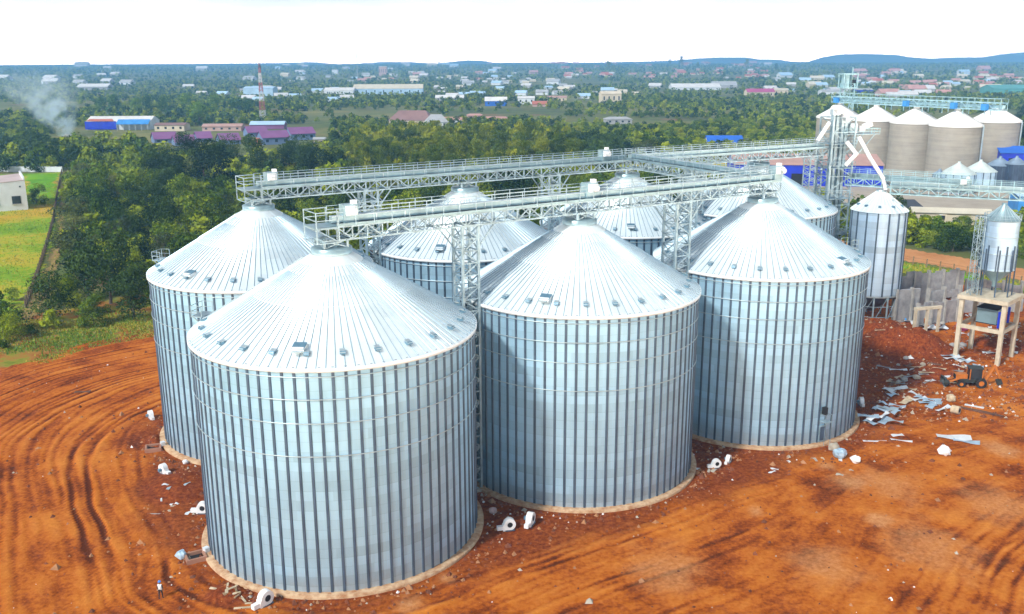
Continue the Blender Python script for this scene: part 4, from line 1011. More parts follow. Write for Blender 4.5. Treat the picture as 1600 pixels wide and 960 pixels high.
def backhoe():
    x, y = G(1520, 607); t = thing('backhoe_loader', 'dark backhoe loader with orange arms parked below the concrete frame', 'digger', (x, y+.8, .1), R_(172))
    b = MB(); b.box((0, 0, .95), (3.6, 1.3, .55), M_CHASS); b.box((1.5, 0, 1.5), (1.6, 1.1, .75), M_ORANGE); b.box((2.3, 0, 1.45), (.1, 1.0, .6), M_DARK); b.build('body', t)
    b = MB(); b.box((-.4, 0, 2.0), (1.7, 1.45, 1.5), M_GLASS)
    for xx in (-1.25, .45):
        for yy in (-.74, .74): b.beam((xx, yy, 1.2), (xx, yy, 2.8), .12, .12, M_ORANGE)
    b.box((-.4, 0, 2.85), (1.95, 1.65, .14), M_CHASS); b.build('cab', t)
    for xx, yy, r in ((-1.1, -.95, .75), (-1.1, .95, .75), (1.6, -.9, .52), (1.6, .9, .52)):
        b = MB(); b.tube((xx, yy-.2, r), (xx, yy+.2, r), r, r, M_RUBBER, 20); w = b.build('wheel', t)
        b = MB(); b.tube((xx, yy-.23, r), (xx, yy+.23, r), r*.5, r*.5, M_ORANGE, 14); b.build('rim', w)
    b = MB()
    for yy in (-.55, .55): b.beam((1.2, yy, 1.5), (3.1, yy, .75), .16, .25, M_ORANGE)
    b.build('loader_arm', t)
    b = MB(); b.lathe([(.05, -1.1), (.75, -1.1), (.75, 1.1), (.05, 1.1)], M_CHASS, 10, a0=-1.6, a1=1.6)
    for v in range(len(b.v)): X, Y_, Z = b.v[v]; b.v[v] = (3.9-X*.9, Z, .62+Y_*.75)
    b.build('front_bucket', t)
    b = MB(); b.beam((-1.9, 0, 1.0), (-3.0, 0, 3.3), .28, .34, M_ORANGE); b.build('boom', t)
    b = MB(); b.beam((-3.0, 0, 3.3), (-3.9, 0, 1.3), .22, .28, M_ORANGE); b.build('dipper_arm', t)
    b = MB(); b.box((-3.85, 0, .8), (.7, .6, .8), M_CHASS, ry=.4); b.build('digging_bucket', t)
    for yy in (-.8, .8): b = MB(); b.beam((-1.9, yy*.8, 1.0), (-2.3, yy*1.3, .05), .16, .2, M_ORANGE); b.build('stabiliser_leg', t)
backhoe()
# --- loose sheets, boards, tarps
def gz(px, py):
    x, y = G(px, py); d_, t_, _ = ruts(np.array([x]), np.array([y])); z = .09+.26*float(t_[0]-.5)*float(smooth(1.5, 6, d_[0]))
    for (hx, hy, hr, ry, hh, ro) in HEAPS:
        cx, sx = math.cos(ro), math.sin(ro); lx, ly = (x-hx)*cx+(y-hy)*sx, -(x-hx)*sx+(y-hy)*cx
        z += hh*float(smooth(0, .75, max(0, 1-math.hypot(lx/hr, ly/ry))))
    return x, y, z
M_SHEET = pm('bright_sheet', (.80, .84, .88), .1, 1, .4, .2); M_BSHEET = pm('bluish_sheet', (.50, .66, .80), .15, 1, .35, .4); M_CARD = pm('sun_bleached_board', (.62, .50, .34), .2, 2, .8)
def loose(name, label, cat, px, py, l, w, mat, rz, tilt=.06, bend=.15, group=None, n=6, th=.03, dz=0.0):
    """a thin, slightly buckled sheet lying on the earth"""
    x, y, z = gz(px, py); b = MB(); vs = []
    for i in range(n+1):
        for j in (0, 1):
            u = i/n-.5; vs.append((u*l, (j-.5)*w*(1-.25*abs(u)*random.random()), bend*(.5+.5*math.sin(u*5+j*2+l))+tilt*l*(u+.5)*.6+th))
    k = len(vs); vs += [(a, c, e-th) for a, c, e in vs]
    fs = [(2*i, 2*i+2, 2*i+3, 2*i+1) for i in range(n)]+[(k+2*i+1, k+2*i+3, k+2*i+2, k+2*i) for i in range(n)]
    fs += [(2*i, k+2*i, k+2*i+2, 2*i+2) for i in range(n)]+[(2*i+1, 2*i+3, k+2*i+3, k+2*i+1) for i in range(n)]+[(0, 1, k+1, k), (2*n, k+2*n, k+2*n+1, 2*n+1)]
    b.add(vs, fs, mat); o = b.build(name, None, (x, y, z-.02+dz), rz); tag(o, label, cat, group); return o
def lump(name, label, cat, px, py, r, mat, group=None, sq=.8):
    x, y, z = gz(px, py); b = MB(); n, m_ = 9, 6; vs, fs = [], []
    for j in range(m_+1):
        for i in range(n):
            th, ph = math.pi*j/m_, 2*math.pi*i/n; rr_ = r*(.8+.4*random.random()); vs.append((rr_*math.sin(th)*math.cos(ph), rr_*math.sin(th)*math.sin(ph), r*sq+rr_*sq*math.cos(th)))
    for j in range(m_):
        for i in range(n): fs.append((j*n+i, (j+1)*n+i, (j+1)*n+(i+1) % n, j*n+(i+1) % n))
    b.add(vs, fs, mat); return tag(b.build(name, None, (x, y, z-r*.1), random.random()*6), label, cat, group)
rr = random.Random(5)
for k in range(16): loose('roofing_sheet', 'bluish metal roofing sheet in the jumbled pile right of the right-hand front silo', 'metal sheet', rr.uniform(1350, 1402), rr.uniform(638, 668), rr.uniform(1.2, 3.0), rr.uniform(.5, 1.1), rr.choice([M_BSHEET, M_BSHEET, M_SHEET, M_RING]), rr.uniform(-1.5, 1.3), .12, .25, 'jumbled pile of metal sheets by the silo', dz=.05*k)
for k in range(14): loose('white_sheet', 'white sheet in the long scatter below the spoil heap', 'metal sheet', 1385+k*6.5+rr.uniform(-14, 14), 609+k*2.2+rr.uniform(-11, 9), rr.uniform(1.5, 3.4), rr.uniform(.4, 1.1), rr.choice([M_SHEET, M_SHEET, M_BSHEET, M_CARD]), rr.uniform(-1.4, .9), .06, .25, 'scatter of white sheets below the heap')
for k in range(7): loose('silver_sheet', 'silver sheet beside the legs of the concrete frame', 'metal sheet', 1482+k*8+rr.uniform(-4, 4), 556+k*3.5+rr.uniform(-3, 3), rr.uniform(1.4, 3), rr.uniform(.7, 1.2), M_SHEET if k % 2 else M_BSHEET, rr.uniform(-.8, .8), .1, .3, 'silver sheets by the concrete frame')
for k in range(7): loose('plastic_tarp', 'crumpled white tarpaulin on the heap below the unfinished walls', 'tarpaulin', 1418+k*8+rr.uniform(-4, 4), 508+rr.uniform(-6, 9), rr.uniform(2, 3.4), rr.uniform(1, 1.8), M_SHEET, rr.uniform(-.6, .6), .1, .55, 'white tarpaulins on the spoil heap')
loose('white_board', 'single white board lying right of the right-hand front silo', 'board', 1367, 691, 2.9, .42, M_SHEET, -.1, .02, .05)
loose('white_board', 'long white board with a second piece on it, by the two lone boards', 'board', 1408, 690, 2.6, .4, M_SHEET, -.35, .04, .1)
loose('white_board', 'short white board leaning over the long one', 'board', 1402, 682, 1.5, .7, M_SHEET, .1, .1, .1)
loose('crumpled_sheet', 'large crumpled white sheet alone on the open red earth', 'metal sheet', 1490, 686, 4.0, 1.5, M_SHEET, -.3, .05, .25)
loose('crumpled_sheet', 'smaller bluish sheet under the edge of the large crumpled one', 'metal sheet', 1510, 692, 3.0, 1.0, M_BSHEET, -.45, .05, .2)
loose('plank', 'long dark weathered plank behind the yellowish drum', 'plank', 1532, 646, 5.6, .55, M_RUST, -.75, .02, .1, th=.14)
loose('plank', 'pale end plank lying on the dark one', 'plank', 1522, 637, 2.4, .5, M_SHEET, -.6, .02, .05, th=.1)
for k in range(30): loose('debris_board', 'weathered board in the litter around the digger', 'board', 1388+k*4.6+rr.uniform(-8, 8), 588+rr.uniform(-16, 14), rr.uniform(1.4, 2.6), rr.uniform(.4, .9), (M_GREYC, M_CARD, M_RUST, M_SHEET)[k % 4], rr.uniform(-1, 1), .1, .15, 'boards littered around the digger')
for k in range(12): lump('concrete_lump', 'grey broken concrete lump in the litter between digger and block walls', 'rubble lump', rr.uniform(1400, 1510), rr.uniform(500, 600), rr.uniform(.3, .7), rr.choice([M_CONC2, M_CONC, M_GREYC]), 'concrete lumps between digger and walls', .6)
for k in range(26): loose('site_offcut', 'pale offcut on the earth around the concrete frame legs', 'offcut', rr.uniform(1495, 1598), rr.uniform(490, 560), rr.uniform(.9, 2.2), rr.uniform(.4, .9), rr.choice([M_SHEET, M_CARD, M_GREYC, M_SHEET]), rr.uniform(-2, 2), .06, .2, 'offcuts around the concrete frame')
for k in range(11): loose('heap_board', 'pale board half buried in the red spoil heap', 'board', rr.uniform(1352, 1440), rr.uniform(508, 545), rr.uniform(1.2, 2.4), rr.uniform(.15, .35), M_CARD, rr.uniform(-.4, .4), .04, .05, 'boards half buried in the spoil heap')
lump('white_sack', 'white sack alone on the open earth below the crumpled sheet', 'sack', 1475, 712, .75, M_WHITE)
lump('white_sack', 'white sack lying in the dark earth under the right-hand front silo', 'sack', 1336, 724, .6, M_WHITE)
lump('white_sack', 'grey white sack next to the other one under the right-hand front silo', 'sack', 1312, 717, .8, M_BSHEET)
lump('concrete_lump', 'pale concrete lump at the foot of the right-hand front silo', 'rubble lump', 1303, 706, .7, M_CONC)
lump('concrete_lump', 'pale cream lump beside the yellowish drum', 'rubble lump', 1485, 628, .65, M_CARD)
lump('blue_drum_cover', 'light blue covered bin beside the slim silo stand', 'bin', 1412, 503, .7, M_LBLUE)
x, y, z = gz(1492, 648); b = MB(); b.tube((-.5, 0, .55), (.5, .1, .6), .55, .55, M_CARD, 16); b.tube((.5, .1, .6), (.53, .1, .6), .3, .3, M_DARK, 12); tag(b.build('cable_drum', None, (x, y, z), -.9), 'yellowish cable drum on its side in the red earth', 'drum')
lump('purple_sheet_bundle', 'magenta wrapped bundle under the concrete frame', 'bundle', 1502, 518, 1.0, RF_MAG)
# --- aeration fans around the silos
def fan_proto(label, px, py, face, s=1.0):
    x, y, z = gz(px, py)
    t = thing('aeration_fan', label, 'aeration fan', (x, y, z), face, 'white aeration fans at the foot of the silos'); t.scale = (s*.74,)*3
    b = MB(); n = 20
    b.tube((0, -.38, .85), (0, .38, .85), .78, .78, M_WHITE, n); b.box((-.45, 0, .45), (.9, .70, .85), M_WHITE)
    b.build('housing', t)
    b = MB(); b.tube((0, -.44, .85), (0, -.385, .85), .46, .40, M_WHITE, n, False); b.tube((0, -.40, .85), (0, -.392, .85), .36, .36, M_DARK, n); b.build('inlet', t)
    b = MB(); b.box((-1.2, 0, .42), (.9, .55, .5), M_WHITE); b.build('duct', t)
    b = MB(); b.box((0, .62, .75), (.4, .45, .4), M_VENT); b.build('motor', t)
    b = MB(); b.box((0, 0, .06), (1.3, .9, .14), M_STIFF); b.build('base_frame', t)
    return t
FANS = [(236, 655, 'white fan furthest back on the left, beside the half hidden silo', 2.2, .95), (256, 741, 'white fan on the left between the half hidden silo and the scrap', 2.5, 1.0), (318, 803, 'white fan with dark round inlet against the left side of the nearest silo', .0, 1.05),
        (416, 946, 'white fan at the bottom edge, foot of the nearest silo', .9, 1.15), (796, 830, 'white fan with dark round inlet between the nearest and middle silos', .25, 1.05), (829, 822, 'white fan turned sideways right of the one with the open inlet', 1.2, 1.1),
        (1119, 732, 'white fan between the middle and right front silos', .2, .9), (1138, 724, 'white fan nearest the right front silo base', 1.0, .8), (1345, 634, 'white fan on the right side of the right front silo', 1.5, .95)]
f0 = None
for px, py, lab, face, s in FANS:
    if f0 is None: f0 = fan_proto(lab, px, py, face, s)
    else: dup(f0, gz(px, py), face, s*.74, lab)
def fan_pit(label, px, py, rz):
    x, y, z = gz(px, py); t = thing('duct_pit', label, 'duct pit', (x, y, z), rz)
    b = MB()
    for s_ in (-.75, .75): b.box((0, s_, .2), (1.9, .2, .5), W_BRICK); b.box((s_*1.1, 0, .2), (.2, 1.3, .5), W_BRICK)
    b.build('brick_rim', t); b = MB(); b.box((0, 0, .06), (1.44, 1.28, .1), M_DARK); b.build('pit', t)
    b = MB(); b.box((1.1, .4, .5), (.5, .5, .5), M_SHEET, rz=.4); b.build('cover', t)
fan_pit('open dark duct pit with a red brick rim left of the nearest silo', 306, 875, .5)
fan_pit('open duct pit with brick rim beside the half hidden silo', 240, 704, .3)
lump('cement_bag', 'greyish bag beside the open duct pit', 'bag', 284, 874, .55, M_BSHEET)
lump('cement_bag', 'small pale pink bag between the nearest and middle silos', 'bag', 770, 803, .42, W_PINK)
lump('white_block', 'small white block at the foot of the half hidden silo', 'block', 290, 726, .35, M_WHITE)
loose('steel_bar', 'straight steel bar lying across the track edge left of the nearest silo', 'steel bar', 246, 805, 2.0, .14, M_RING, .0, 0, .02, th=.08)
loose('steel_bar', 'short rod lying at a slant below the straight bar', 'steel bar', 277, 827, 1.5, .1, M_RING, -.7, 0, .02, th=.07)
for k in range(9): loose('metal_scrap', 'small scrap of metal on the bare earth left of the nearest silo', 'scrap', rr.uniform(245, 295), rr.uniform(766, 812), rr.uniform(.4, .9), rr.uniform(.2, .45), rr.choice([M_RING, M_CONC, M_SHEET]), rr.uniform(-2, 2), .1, .1, 'metal scraps left of the nearest silo')
for k in range(11): loose('timber_offcut', 'pale timber offcut at the bottom left foot of the nearest silo', 'timber', rr.uniform(335, 400), rr.uniform(922, 954), rr.uniform(.7, 1.5), rr.uniform(.12, .3), rr.choice([M_CARD, M_TIMBER, M_CARD]), rr.uniform(-1.5, 1.2), .06, .04, 'timber offcuts by the nearest silo', th=.08)
for k in range(12): loose('builders_scrap', 'pale scrap at the foot of the right front silo', 'scrap', rr.uniform(1090, 1330), rr.uniform(712, 745), rr.uniform(.4, 1.1), rr.uniform(.2, .5), rr.choice([M_CONC, M_SHEET, M_CARD]), rr.uniform(-2, 2), .1, .1, 'scraps along the right front silo')
loose('dark_board', 'dark board lying alone on the earth at the left', 'board', 129, 614, 2.2, .6, M_RUST, .1, .05, .12, th=.1)
# rubble and clods
def rubble():
    pts = []
    for _ in range(5200):
        if rng.random() < .62:
            k = rng.choice(list('ABCD')); a = rng.uniform(0, 6.28); r = SR+1.0+rng.exponential(2.0); x, y = S[k][0]+r*math.cos(a), S[k][1]+r*math.sin(a)
        else: x, y = rng.uniform(-75, 80), rng.uniform(58, 160)
        pts.append((x, y))
    for _ in range(2600): x, y = G(rng.uniform(1345, 1600), rng.uniform(495, 660)); pts.append((x, y))
    P = np.array(pts); ok = yard_mask(P[:, 0], P[:, 1])
    for nm, c in S.items(): ok &= np.hypot(P[:, 0]-c[0], P[:, 1]-c[1]) > SR+.8
    P = P[ok]; n = len(P); s = rng.gamma(2.0, .055, n)+.04
    base = np.array([(1, 0, 0), (0, 1, 0), (-1, 0, 0), (0, -1, 0), (0, 0, 1), (0, 0, -.3)])
    tri = np.array([(0, 1, 4, 4), (1, 2, 4, 4), (2, 3, 4, 4), (3, 0, 4, 4)])
    v = (base[None]*s[:, None, None]*rng.uniform(.6, 1.3, (n, 6, 1))); th = rng.uniform(0, 6.28, n); c_, s_ = np.cos(th), np.sin(th)
    X = v[..., 0]*c_[:, None]-v[..., 1]*s_[:, None]+P[:, :1]; Y = v[..., 0]*s_[:, None]+v[..., 1]*c_[:, None]+P[:, 1:]
    z0 = np.array([gz_w(*p) for p in P]); Z = v[..., 2]+z0[:, None]
    verts = np.stack([X, Y, Z], -1).reshape(-1, 3)
    faces = [tuple(t[:3]+6*i) for i in range(n) for t in tri]
    mats = [pm('clod', (.22, .065, .025), .3, 1, .95), pm('dry_clod', (.42, .20, .09), .2, 1, .95), M_CONC, M_WHITE]
    me = bpy.data.meshes.new('rubble'); me.from_pydata(verts.tolist(), [], faces)
    for m in mats: me.materials.append(m)
    mi = np.repeat(rng.choice(4, n, p=[.6, .28, .09, .03]), 4); me.polygons.foreach_set('material_index', mi.astype(np.int32)); me.update()
    tag(link('rubble', me), 'clods and small stones strewn over the red earth', kind='stuff')
def gz_w(x, y):
    z = .09
    for (hx, hy, hr, ry, hh, ro) in HEAPS:
        cx, sx = math.cos(ro), math.sin(ro); lx, ly = (x-hx)*cx+(y-hy)*sx, -(x-hx)*sx+(y-hy)*cx
        k = 1-math.hypot(lx/hr, ly/ry)
        if k > 0: z += hh*float(smooth(0, .75, k))*(.75+.5*float(fbm(x*.7, y*.7, 71)))
    return z
rubble()

# ================================================================== PEOPLE
def person(label, x, y, z, rz, shirt, sleeve, trouser, helmet):
    me = bpy.data.meshes.new('person')
    V, E_, RAD = [], [], []
    def add(p, r, par=None):
        V.append(p); RAD.append(r); i = len(V)-1
        if par is not None: E_.append((par, i))
        return i
    pel = add((0, 0, .95), .15); wa = add((0, 0, 1.10), .135, pel); ch = add((0, .01, 1.32), .16, wa); nk0 = add((0, .01, 1.46), .075, ch); nk = add((0, 0, 1.53), .055, nk0)
    hd = add((0, -.01, 1.63), .088, nk); hd2 = add((0, -.01, 1.71), .085, hd); add((0, .0, 1.76), .045, hd2); ns = add((0, -.105, 1.64), .014, hd)
    for s in (-1, 1):
        hp = add((s*.10, 0, .90), .10, pel); kn = add((s*.12, -.02+.05*s, .50), .065, hp); an = add((s*.13, .02+.10*s, .10), .042, kn); he = add((s*.13, .02+.10*s, .045), .042, an); add((s*.145, -.16+.10*s, .035), .034, he)
        sh = add((s*.19, .01, 1.41), .068, ch); el = add((s*.27, .03, 1.13), .046, sh); wr = add((s*.27, -.06-.03*s, .89), .030, el); pa = add((s*.27, -.08-.03*s, .82), .030, wr)
        for k, (dx, ln) in enumerate(((-.027, .062), (-.009, .075), (.009, .07), (.027, .055))):
            a = add((s*.27+.3*dx, -.085-.03*s+dx, .785), .0105, pa); c = add((s*.268, -.092-.03*s+dx, .785-ln*.55), .0095, a); add((s*.262, -.088-.03*s+dx, .785-ln), .008, c)
        a = add((s*.255, -.115-.03*s, .83), .0115, pa); add((s*.25, -.135-.03*s, .79), .009, a)
        add((s*.088, -.0, 1.635), .016, hd)
    me.from_pydata(V, E_, []); o = bpy.data.objects.new('person', me); COL.objects.link(o)
    md = o.modifiers.new('Skin', 'SKIN'); sv = me.skin_vertices[0].data
    for i, r in enumerate(RAD): sv[i].radius = (r, r); sv[i].use_root = (i == 0)
    o.modifiers.new('Sub', 'SUBSURF').levels = 1
    dg = bpy.context.evaluated_depsgraph_get(); m2 = bpy.data.meshes.new_from_object(o.evaluated_get(dg))
    o.modifiers.clear(); o.data = m2; m2.materials.clear()
    for m in (M_SKIN, shirt, sleeve, trouser, M_RUBBER): m2.materials.append(m)
    for p in m2.polygons:
        c = p.center; p.use_smooth = True
        if c.z > 1.49 or (c.z < .90 and abs(c.x) > .215): k = 0
        elif abs(c.x) > .19 and c.z > .88: k = 2
        elif c.z > .97: k = 1
        elif c.z > .09: k = 3
        else: k = 4
        p.material_index = k
    o.location = (x, y, z); o.rotation_euler = (0, 0, rz); tag(o, label, 'person')
    b = MB(); b.lathe([(.118, 1.70), (.125, 1.72), (.108, 1.79), (.06, 1.84), (0, 1.85)], helmet, 20); b.lathe([(.15, 1.698), (.118, 1.705)], helmet, 20); b.build('helmet', o)
    for s in (-1, 1): b = MB(); b.lathe([(0, -.012), (.011, 0), (0, .012)], M_DARK, 8, c=(s*.034, -.092, 1.665)); b.build('eye', o)
    b = MB(); b.box((0, -.092, 1.592), (.045, .012, .010), RF_RED); b.build('mouth', o)
    return o
M_SKIN = pm('skin', (.16, .08, .05), .1, 3, .6)
M_SHIRT = pm('white_shirt', (.75, .77, .8), .05, 4, .8); M_BLKC = pm('black_cloth', (.02, .02, .025), .1, 4, .9); M_NAVY = pm('navy_cloth', (.02, .04, .16), .1, 4, .9); M_BHELM = pm('blue_helmet', (.05, .25, .70), .05, 3, .35)
gx, gy = G(252, 937); person('person in a blue helmet, white shirt and black sleeves walking on the red earth', gx, gy, gz(252, 937)[2]-.01, R_(170), M_SHIRT, M_BLKC, M_BLKC, M_BHELM)
gx, gy = G(1449, 497); person('person in dark blue with a white helmet at the doorway of the block wall', gx, gy, gz_w(gx, gy)-.02, R_(20), M_BLKC, M_NAVY, M_NAVY, M_WHITE)

# ================================================================== TREES
def leaf_mat(name, dark, mid_, light):
    m, nt, b = newmat(name)
    t = attr(nt, 'tint').outputs['Fac']; oi = nt.nodes.new('ShaderNodeObjectInfo')
    f = math_(nt, 'ADD', t, math_(nt, 'MULTIPLY', math_(nt, 'SUBTRACT', oi.outputs['Random'], .5), .62))
    f = math_(nt, 'ADD', f, math_(nt, 'MULTIPLY', math_(nt, 'SUBTRACT', noise(nt, geopos(nt), .35, 3, .6), .5), .5), True)
    L(nt, ramp(nt, f, [(.12, dark), (.5, mid_), (.9, light)]), b.inputs['Base Color']); b.inputs['Roughness'].default_value = .75
    b.inputs['Specular IOR Level'].default_value = .08
    return m
LF_BUSH = leaf_mat('bush_leaves', (.014, .040, .003), (.088, .155, .006), (.30, .36, .014))
LF_GUM = leaf_mat('gum_leaves', (.026, .055, .004), (.10, .155, .007), (.29, .31, .014))
LF_OLIVE = leaf_mat('olive_leaves', (.035, .055, .014), (.10, .13, .03), (.22, .24, .07))
LF_MID = leaf_mat('field_tree_leaves', (.025, .07, .006), (.095, .19, .012), (.22, .32, .02))
LF_DARK = leaf_mat('dark_leaves', (.009, .024, .004), (.028, .060, .008), (.075, .125, .014))
def crown(rg, n, R, H, nb, leaf, base=.15, flat=.8):
    """leaf quads spread through several uneven clumps; returns verts, quads, tints"""
    bc = []
    for k in range(nb):
        a = rg.uniform(0, 6.28); rr_ = R*math.sqrt(rg.random())*.72; zz = H*(base+(1-base)*(rg.random()**.8))*.86
        fall = 1-.5*(zz/H)**2
        bc.append((rr_*math.cos(a)*fall, rr_*math.sin(a)*fall, zz, R*rg.uniform(.26, .48), rg.random()))
    bc = np.array(bc); k = rg.integers(0, nb, n)
    u = rg.normal(size=(n, 3)); u[:, 2] += .25; u /= np.linalg.norm(u, axis=1)[:, None]
    r = bc[k, 3]*(.55+.5*rg.random(n)**.5)
    c = bc[k, :3]+u*r[:, None]*np.array([1, 1, flat]); c[:, 2] = np.maximum(c[:, 2], .25)
    nrm = u*.9+rg.normal(size=(n, 3))*.55+np.array([0, 0, .25]); nrm /= np.linalg.norm(nrm, axis=1)[:, None]
    t1 = np.cross(nrm, rg.normal(size=(n, 3))); t1 /= np.linalg.norm(t1, axis=1)[:, None]; t2 = np.cross(nrm, t1)
    s = leaf*rg.uniform(.55, 1.35, n)[:, None]; e = rg.uniform(.45, .8, n)[:, None]
    v = np.stack([c-t1*s*.5, c-t2*s*e*.5+t1*s*.1, c+t1*s*.5, c+t2*s*e*.5-t1*s*.1], 1)
    tint = np.clip(.30+.26*bc[k, 4]+.40*(rg.random(n)-.4), 0, 1)
    return v, tint
def crown_mesh(name, v, tint, mat):
    n = len(v); me = fast_mesh(name, v.reshape(-1, 3), np.arange(n*4).reshape(n, 4), [mat])
    at = me.attributes.new('tint', 'FLOAT', 'FACE'); at.data.foreach_set('value', tint.astype(np.float32)); return me
def trunk_mesh(name, h, r, rg, spread):
    b = MB(); top = Vector((rg.uniform(-.3, .3), rg.uniform(-.3, .3), h)); b.tube((0, 0, -.2), top*.5, r, r*.75, M_BARK, 7); b.tube(top*.5, top, r*.75, r*.45, M_BARK, 7)
    for k in range(5):
        a = k*1.26+rg.uniform(0, .8); s = top*rg.uniform(.4, .95); e = s+Vector((math.cos(a)*spread*.5, math.sin(a)*spread*.5, h*rg.uniform(.25, .55))); b.tube(s, e, r*.42, r*.14, M_BARK, 5)
    return b.mesh(name)
KIND = {}
def protos():
    rg = np.random.default_rng(3)
    specs = {'bushy': (LF_BUSH, 7, 4.3, 6.4, 17, 3800, .36, 1.8, .17), 'acacia': (LF_OLIVE, 4, 4.8, 7.0, 12, 2000, .36, 5.2, .22), 'gum': (LF_GUM, 4, 4.2, 12.5, 22, 3800, .38, 5.5, .24), 'dark': (LF_DARK, 5, 5.0, 9.0, 18, 4000, .40, 2.6, .26), 'field': (LF_MID, 4, 5.0, 11.0, 18, 1500, .7, 3.0, .25), 'shrub': (LF_BUSH, 3, 1.7, 2.0, 7, 700, .26, .5, .06)}
    for nm, (mt, cnt, R, H, nb, n, leaf, th, tr) in specs.items():
        KIND[nm] = []
        for i in range(cnt):
            v, ti = crown(rg, n, R*rg.uniform(.85, 1.15), H*rg.uniform(.85, 1.15), nb, leaf, {'gum': .28, 'dark': .16, 'acacia': .66}.get(nm, .10), .45 if nm == 'acacia' else .8)
            KIND[nm].append((crown_mesh('crown', v, ti, mt), trunk_mesh('trunk', th, tr, rg, R), R, H))
protos()
_first = {}
def plant_tree(name, kind, x, y, s, label, group, z=0.0):
    i = random.randrange(len(KIND[kind])); key = (name, kind, i); sz = (s*random.uniform(.9, 1.1), s*random.uniform(.9, 1.1), s*random.uniform(.85, 1.2)); rz = random.uniform(0, 6.28)
    if key not in _first:
        t = thing(name, label, 'tree' if kind != 'shrub' else 'shrub', (x, y, z), rz, group); t.scale = sz
        link('crown', KIND[kind][i][0], t); link('trunk', KIND[kind][i][1], t); _first[key] = t; return t
    return dup(_first[key], (x, y, z), rz, sz, label, group)
CLEAR = [pg((-250, 560), (-250, 285), (0, 272), (100, 268), (100, 300), (93, 390), (72, 478), (30, 500)),
         pg((1280, 380), (1420, 385), (1620, 418), (1900, 475), (1900, 900), (1300, 900)), pg((1140, 272), (1700, 262), (1750, 338), (1400, 345), (1180, 310)),
         pg((890, 262), (1160, 246), (1190, 290), (1010, 290)), pg((225, 252), (245, 200), (520, 192), (508, 246), (400, 258)), pg((95, 215), (160, 212), (175, 226), (95, 230)), pg((490, 210), (520, 205), (520, 228), (490, 228)),
         pg((70, 232), (85, 200), (250, 200), (245, 234)), pg((560, 176), (615, 168), (620, 182), (540, 186)), pg((1000, 190), (1120, 186), (1130, 197), (990, 201)), pg((1120, 214), (1160, 214), (1175, 232), (1110, 232))]
GUMS = pg((545, 285), (548, 232), (640, 222), (890, 222), (900, 275), (700, 300))
DARKS = [pg((500, 252), (505, 222), (560, 222), (560, 252)), pg((855, 262), (850, 215), (970, 205), (985, 255)), pg((-60, 262), (-60, 208), (95, 205), (110, 262))]
def clear_of(x, y, pad=0):
    for p in CLEAR:
        if in_poly(np.array([x]), np.array([y]), p)[0]: return False
    for ox, oy, r in OCC:
        if (x-ox)**2+(y-oy)**2 < (r+pad)**2: return False
    for cx, cy in list(S.values())+cpos:
        if (x-cx)**2+(y-cy)**2 < 22**2: return False
    return True
GX0, GY0, GS = -460, 120, 2.0
def forbid_grid():
    X, Y = np.meshgrid(np.arange(GX0, 460, GS), np.arange(GY0, 640, GS)); bad = np.zeros(X.shape, bool)
    for p in CLEAR: bad |= in_poly(X, Y, p)
    for ox, oy, r in OCC: bad |= (X-ox)**2+(Y-oy)**2 < (r+1.5)**2
    for cx, cy in list(S.values())+cpos: bad |= (X-cx)**2+(Y-cy)**2 < 22**2
    ym = yard_mask(X, Y) & (Y < 215); yd = ym.copy()
    for dx in (-2, 0, 2):
        for dy in (-3, 0, 2): yd |= np.roll(np.roll(ym, -dx, 1), -dy, 0)
    return bad, yd
def silo_hides(x, y, h):
    a, c, s = PJ(x, y, h)
    if a < -30 or a > 1630: return True
    for cx, cy in S.values():
        if y < cy: continue
        u, e, k = PJ(cx, cy, SE); w = SR*k
        if abs(a-u) < w and c > e-SH*k*(1-abs(a-u)/w)+2: return True
    return False
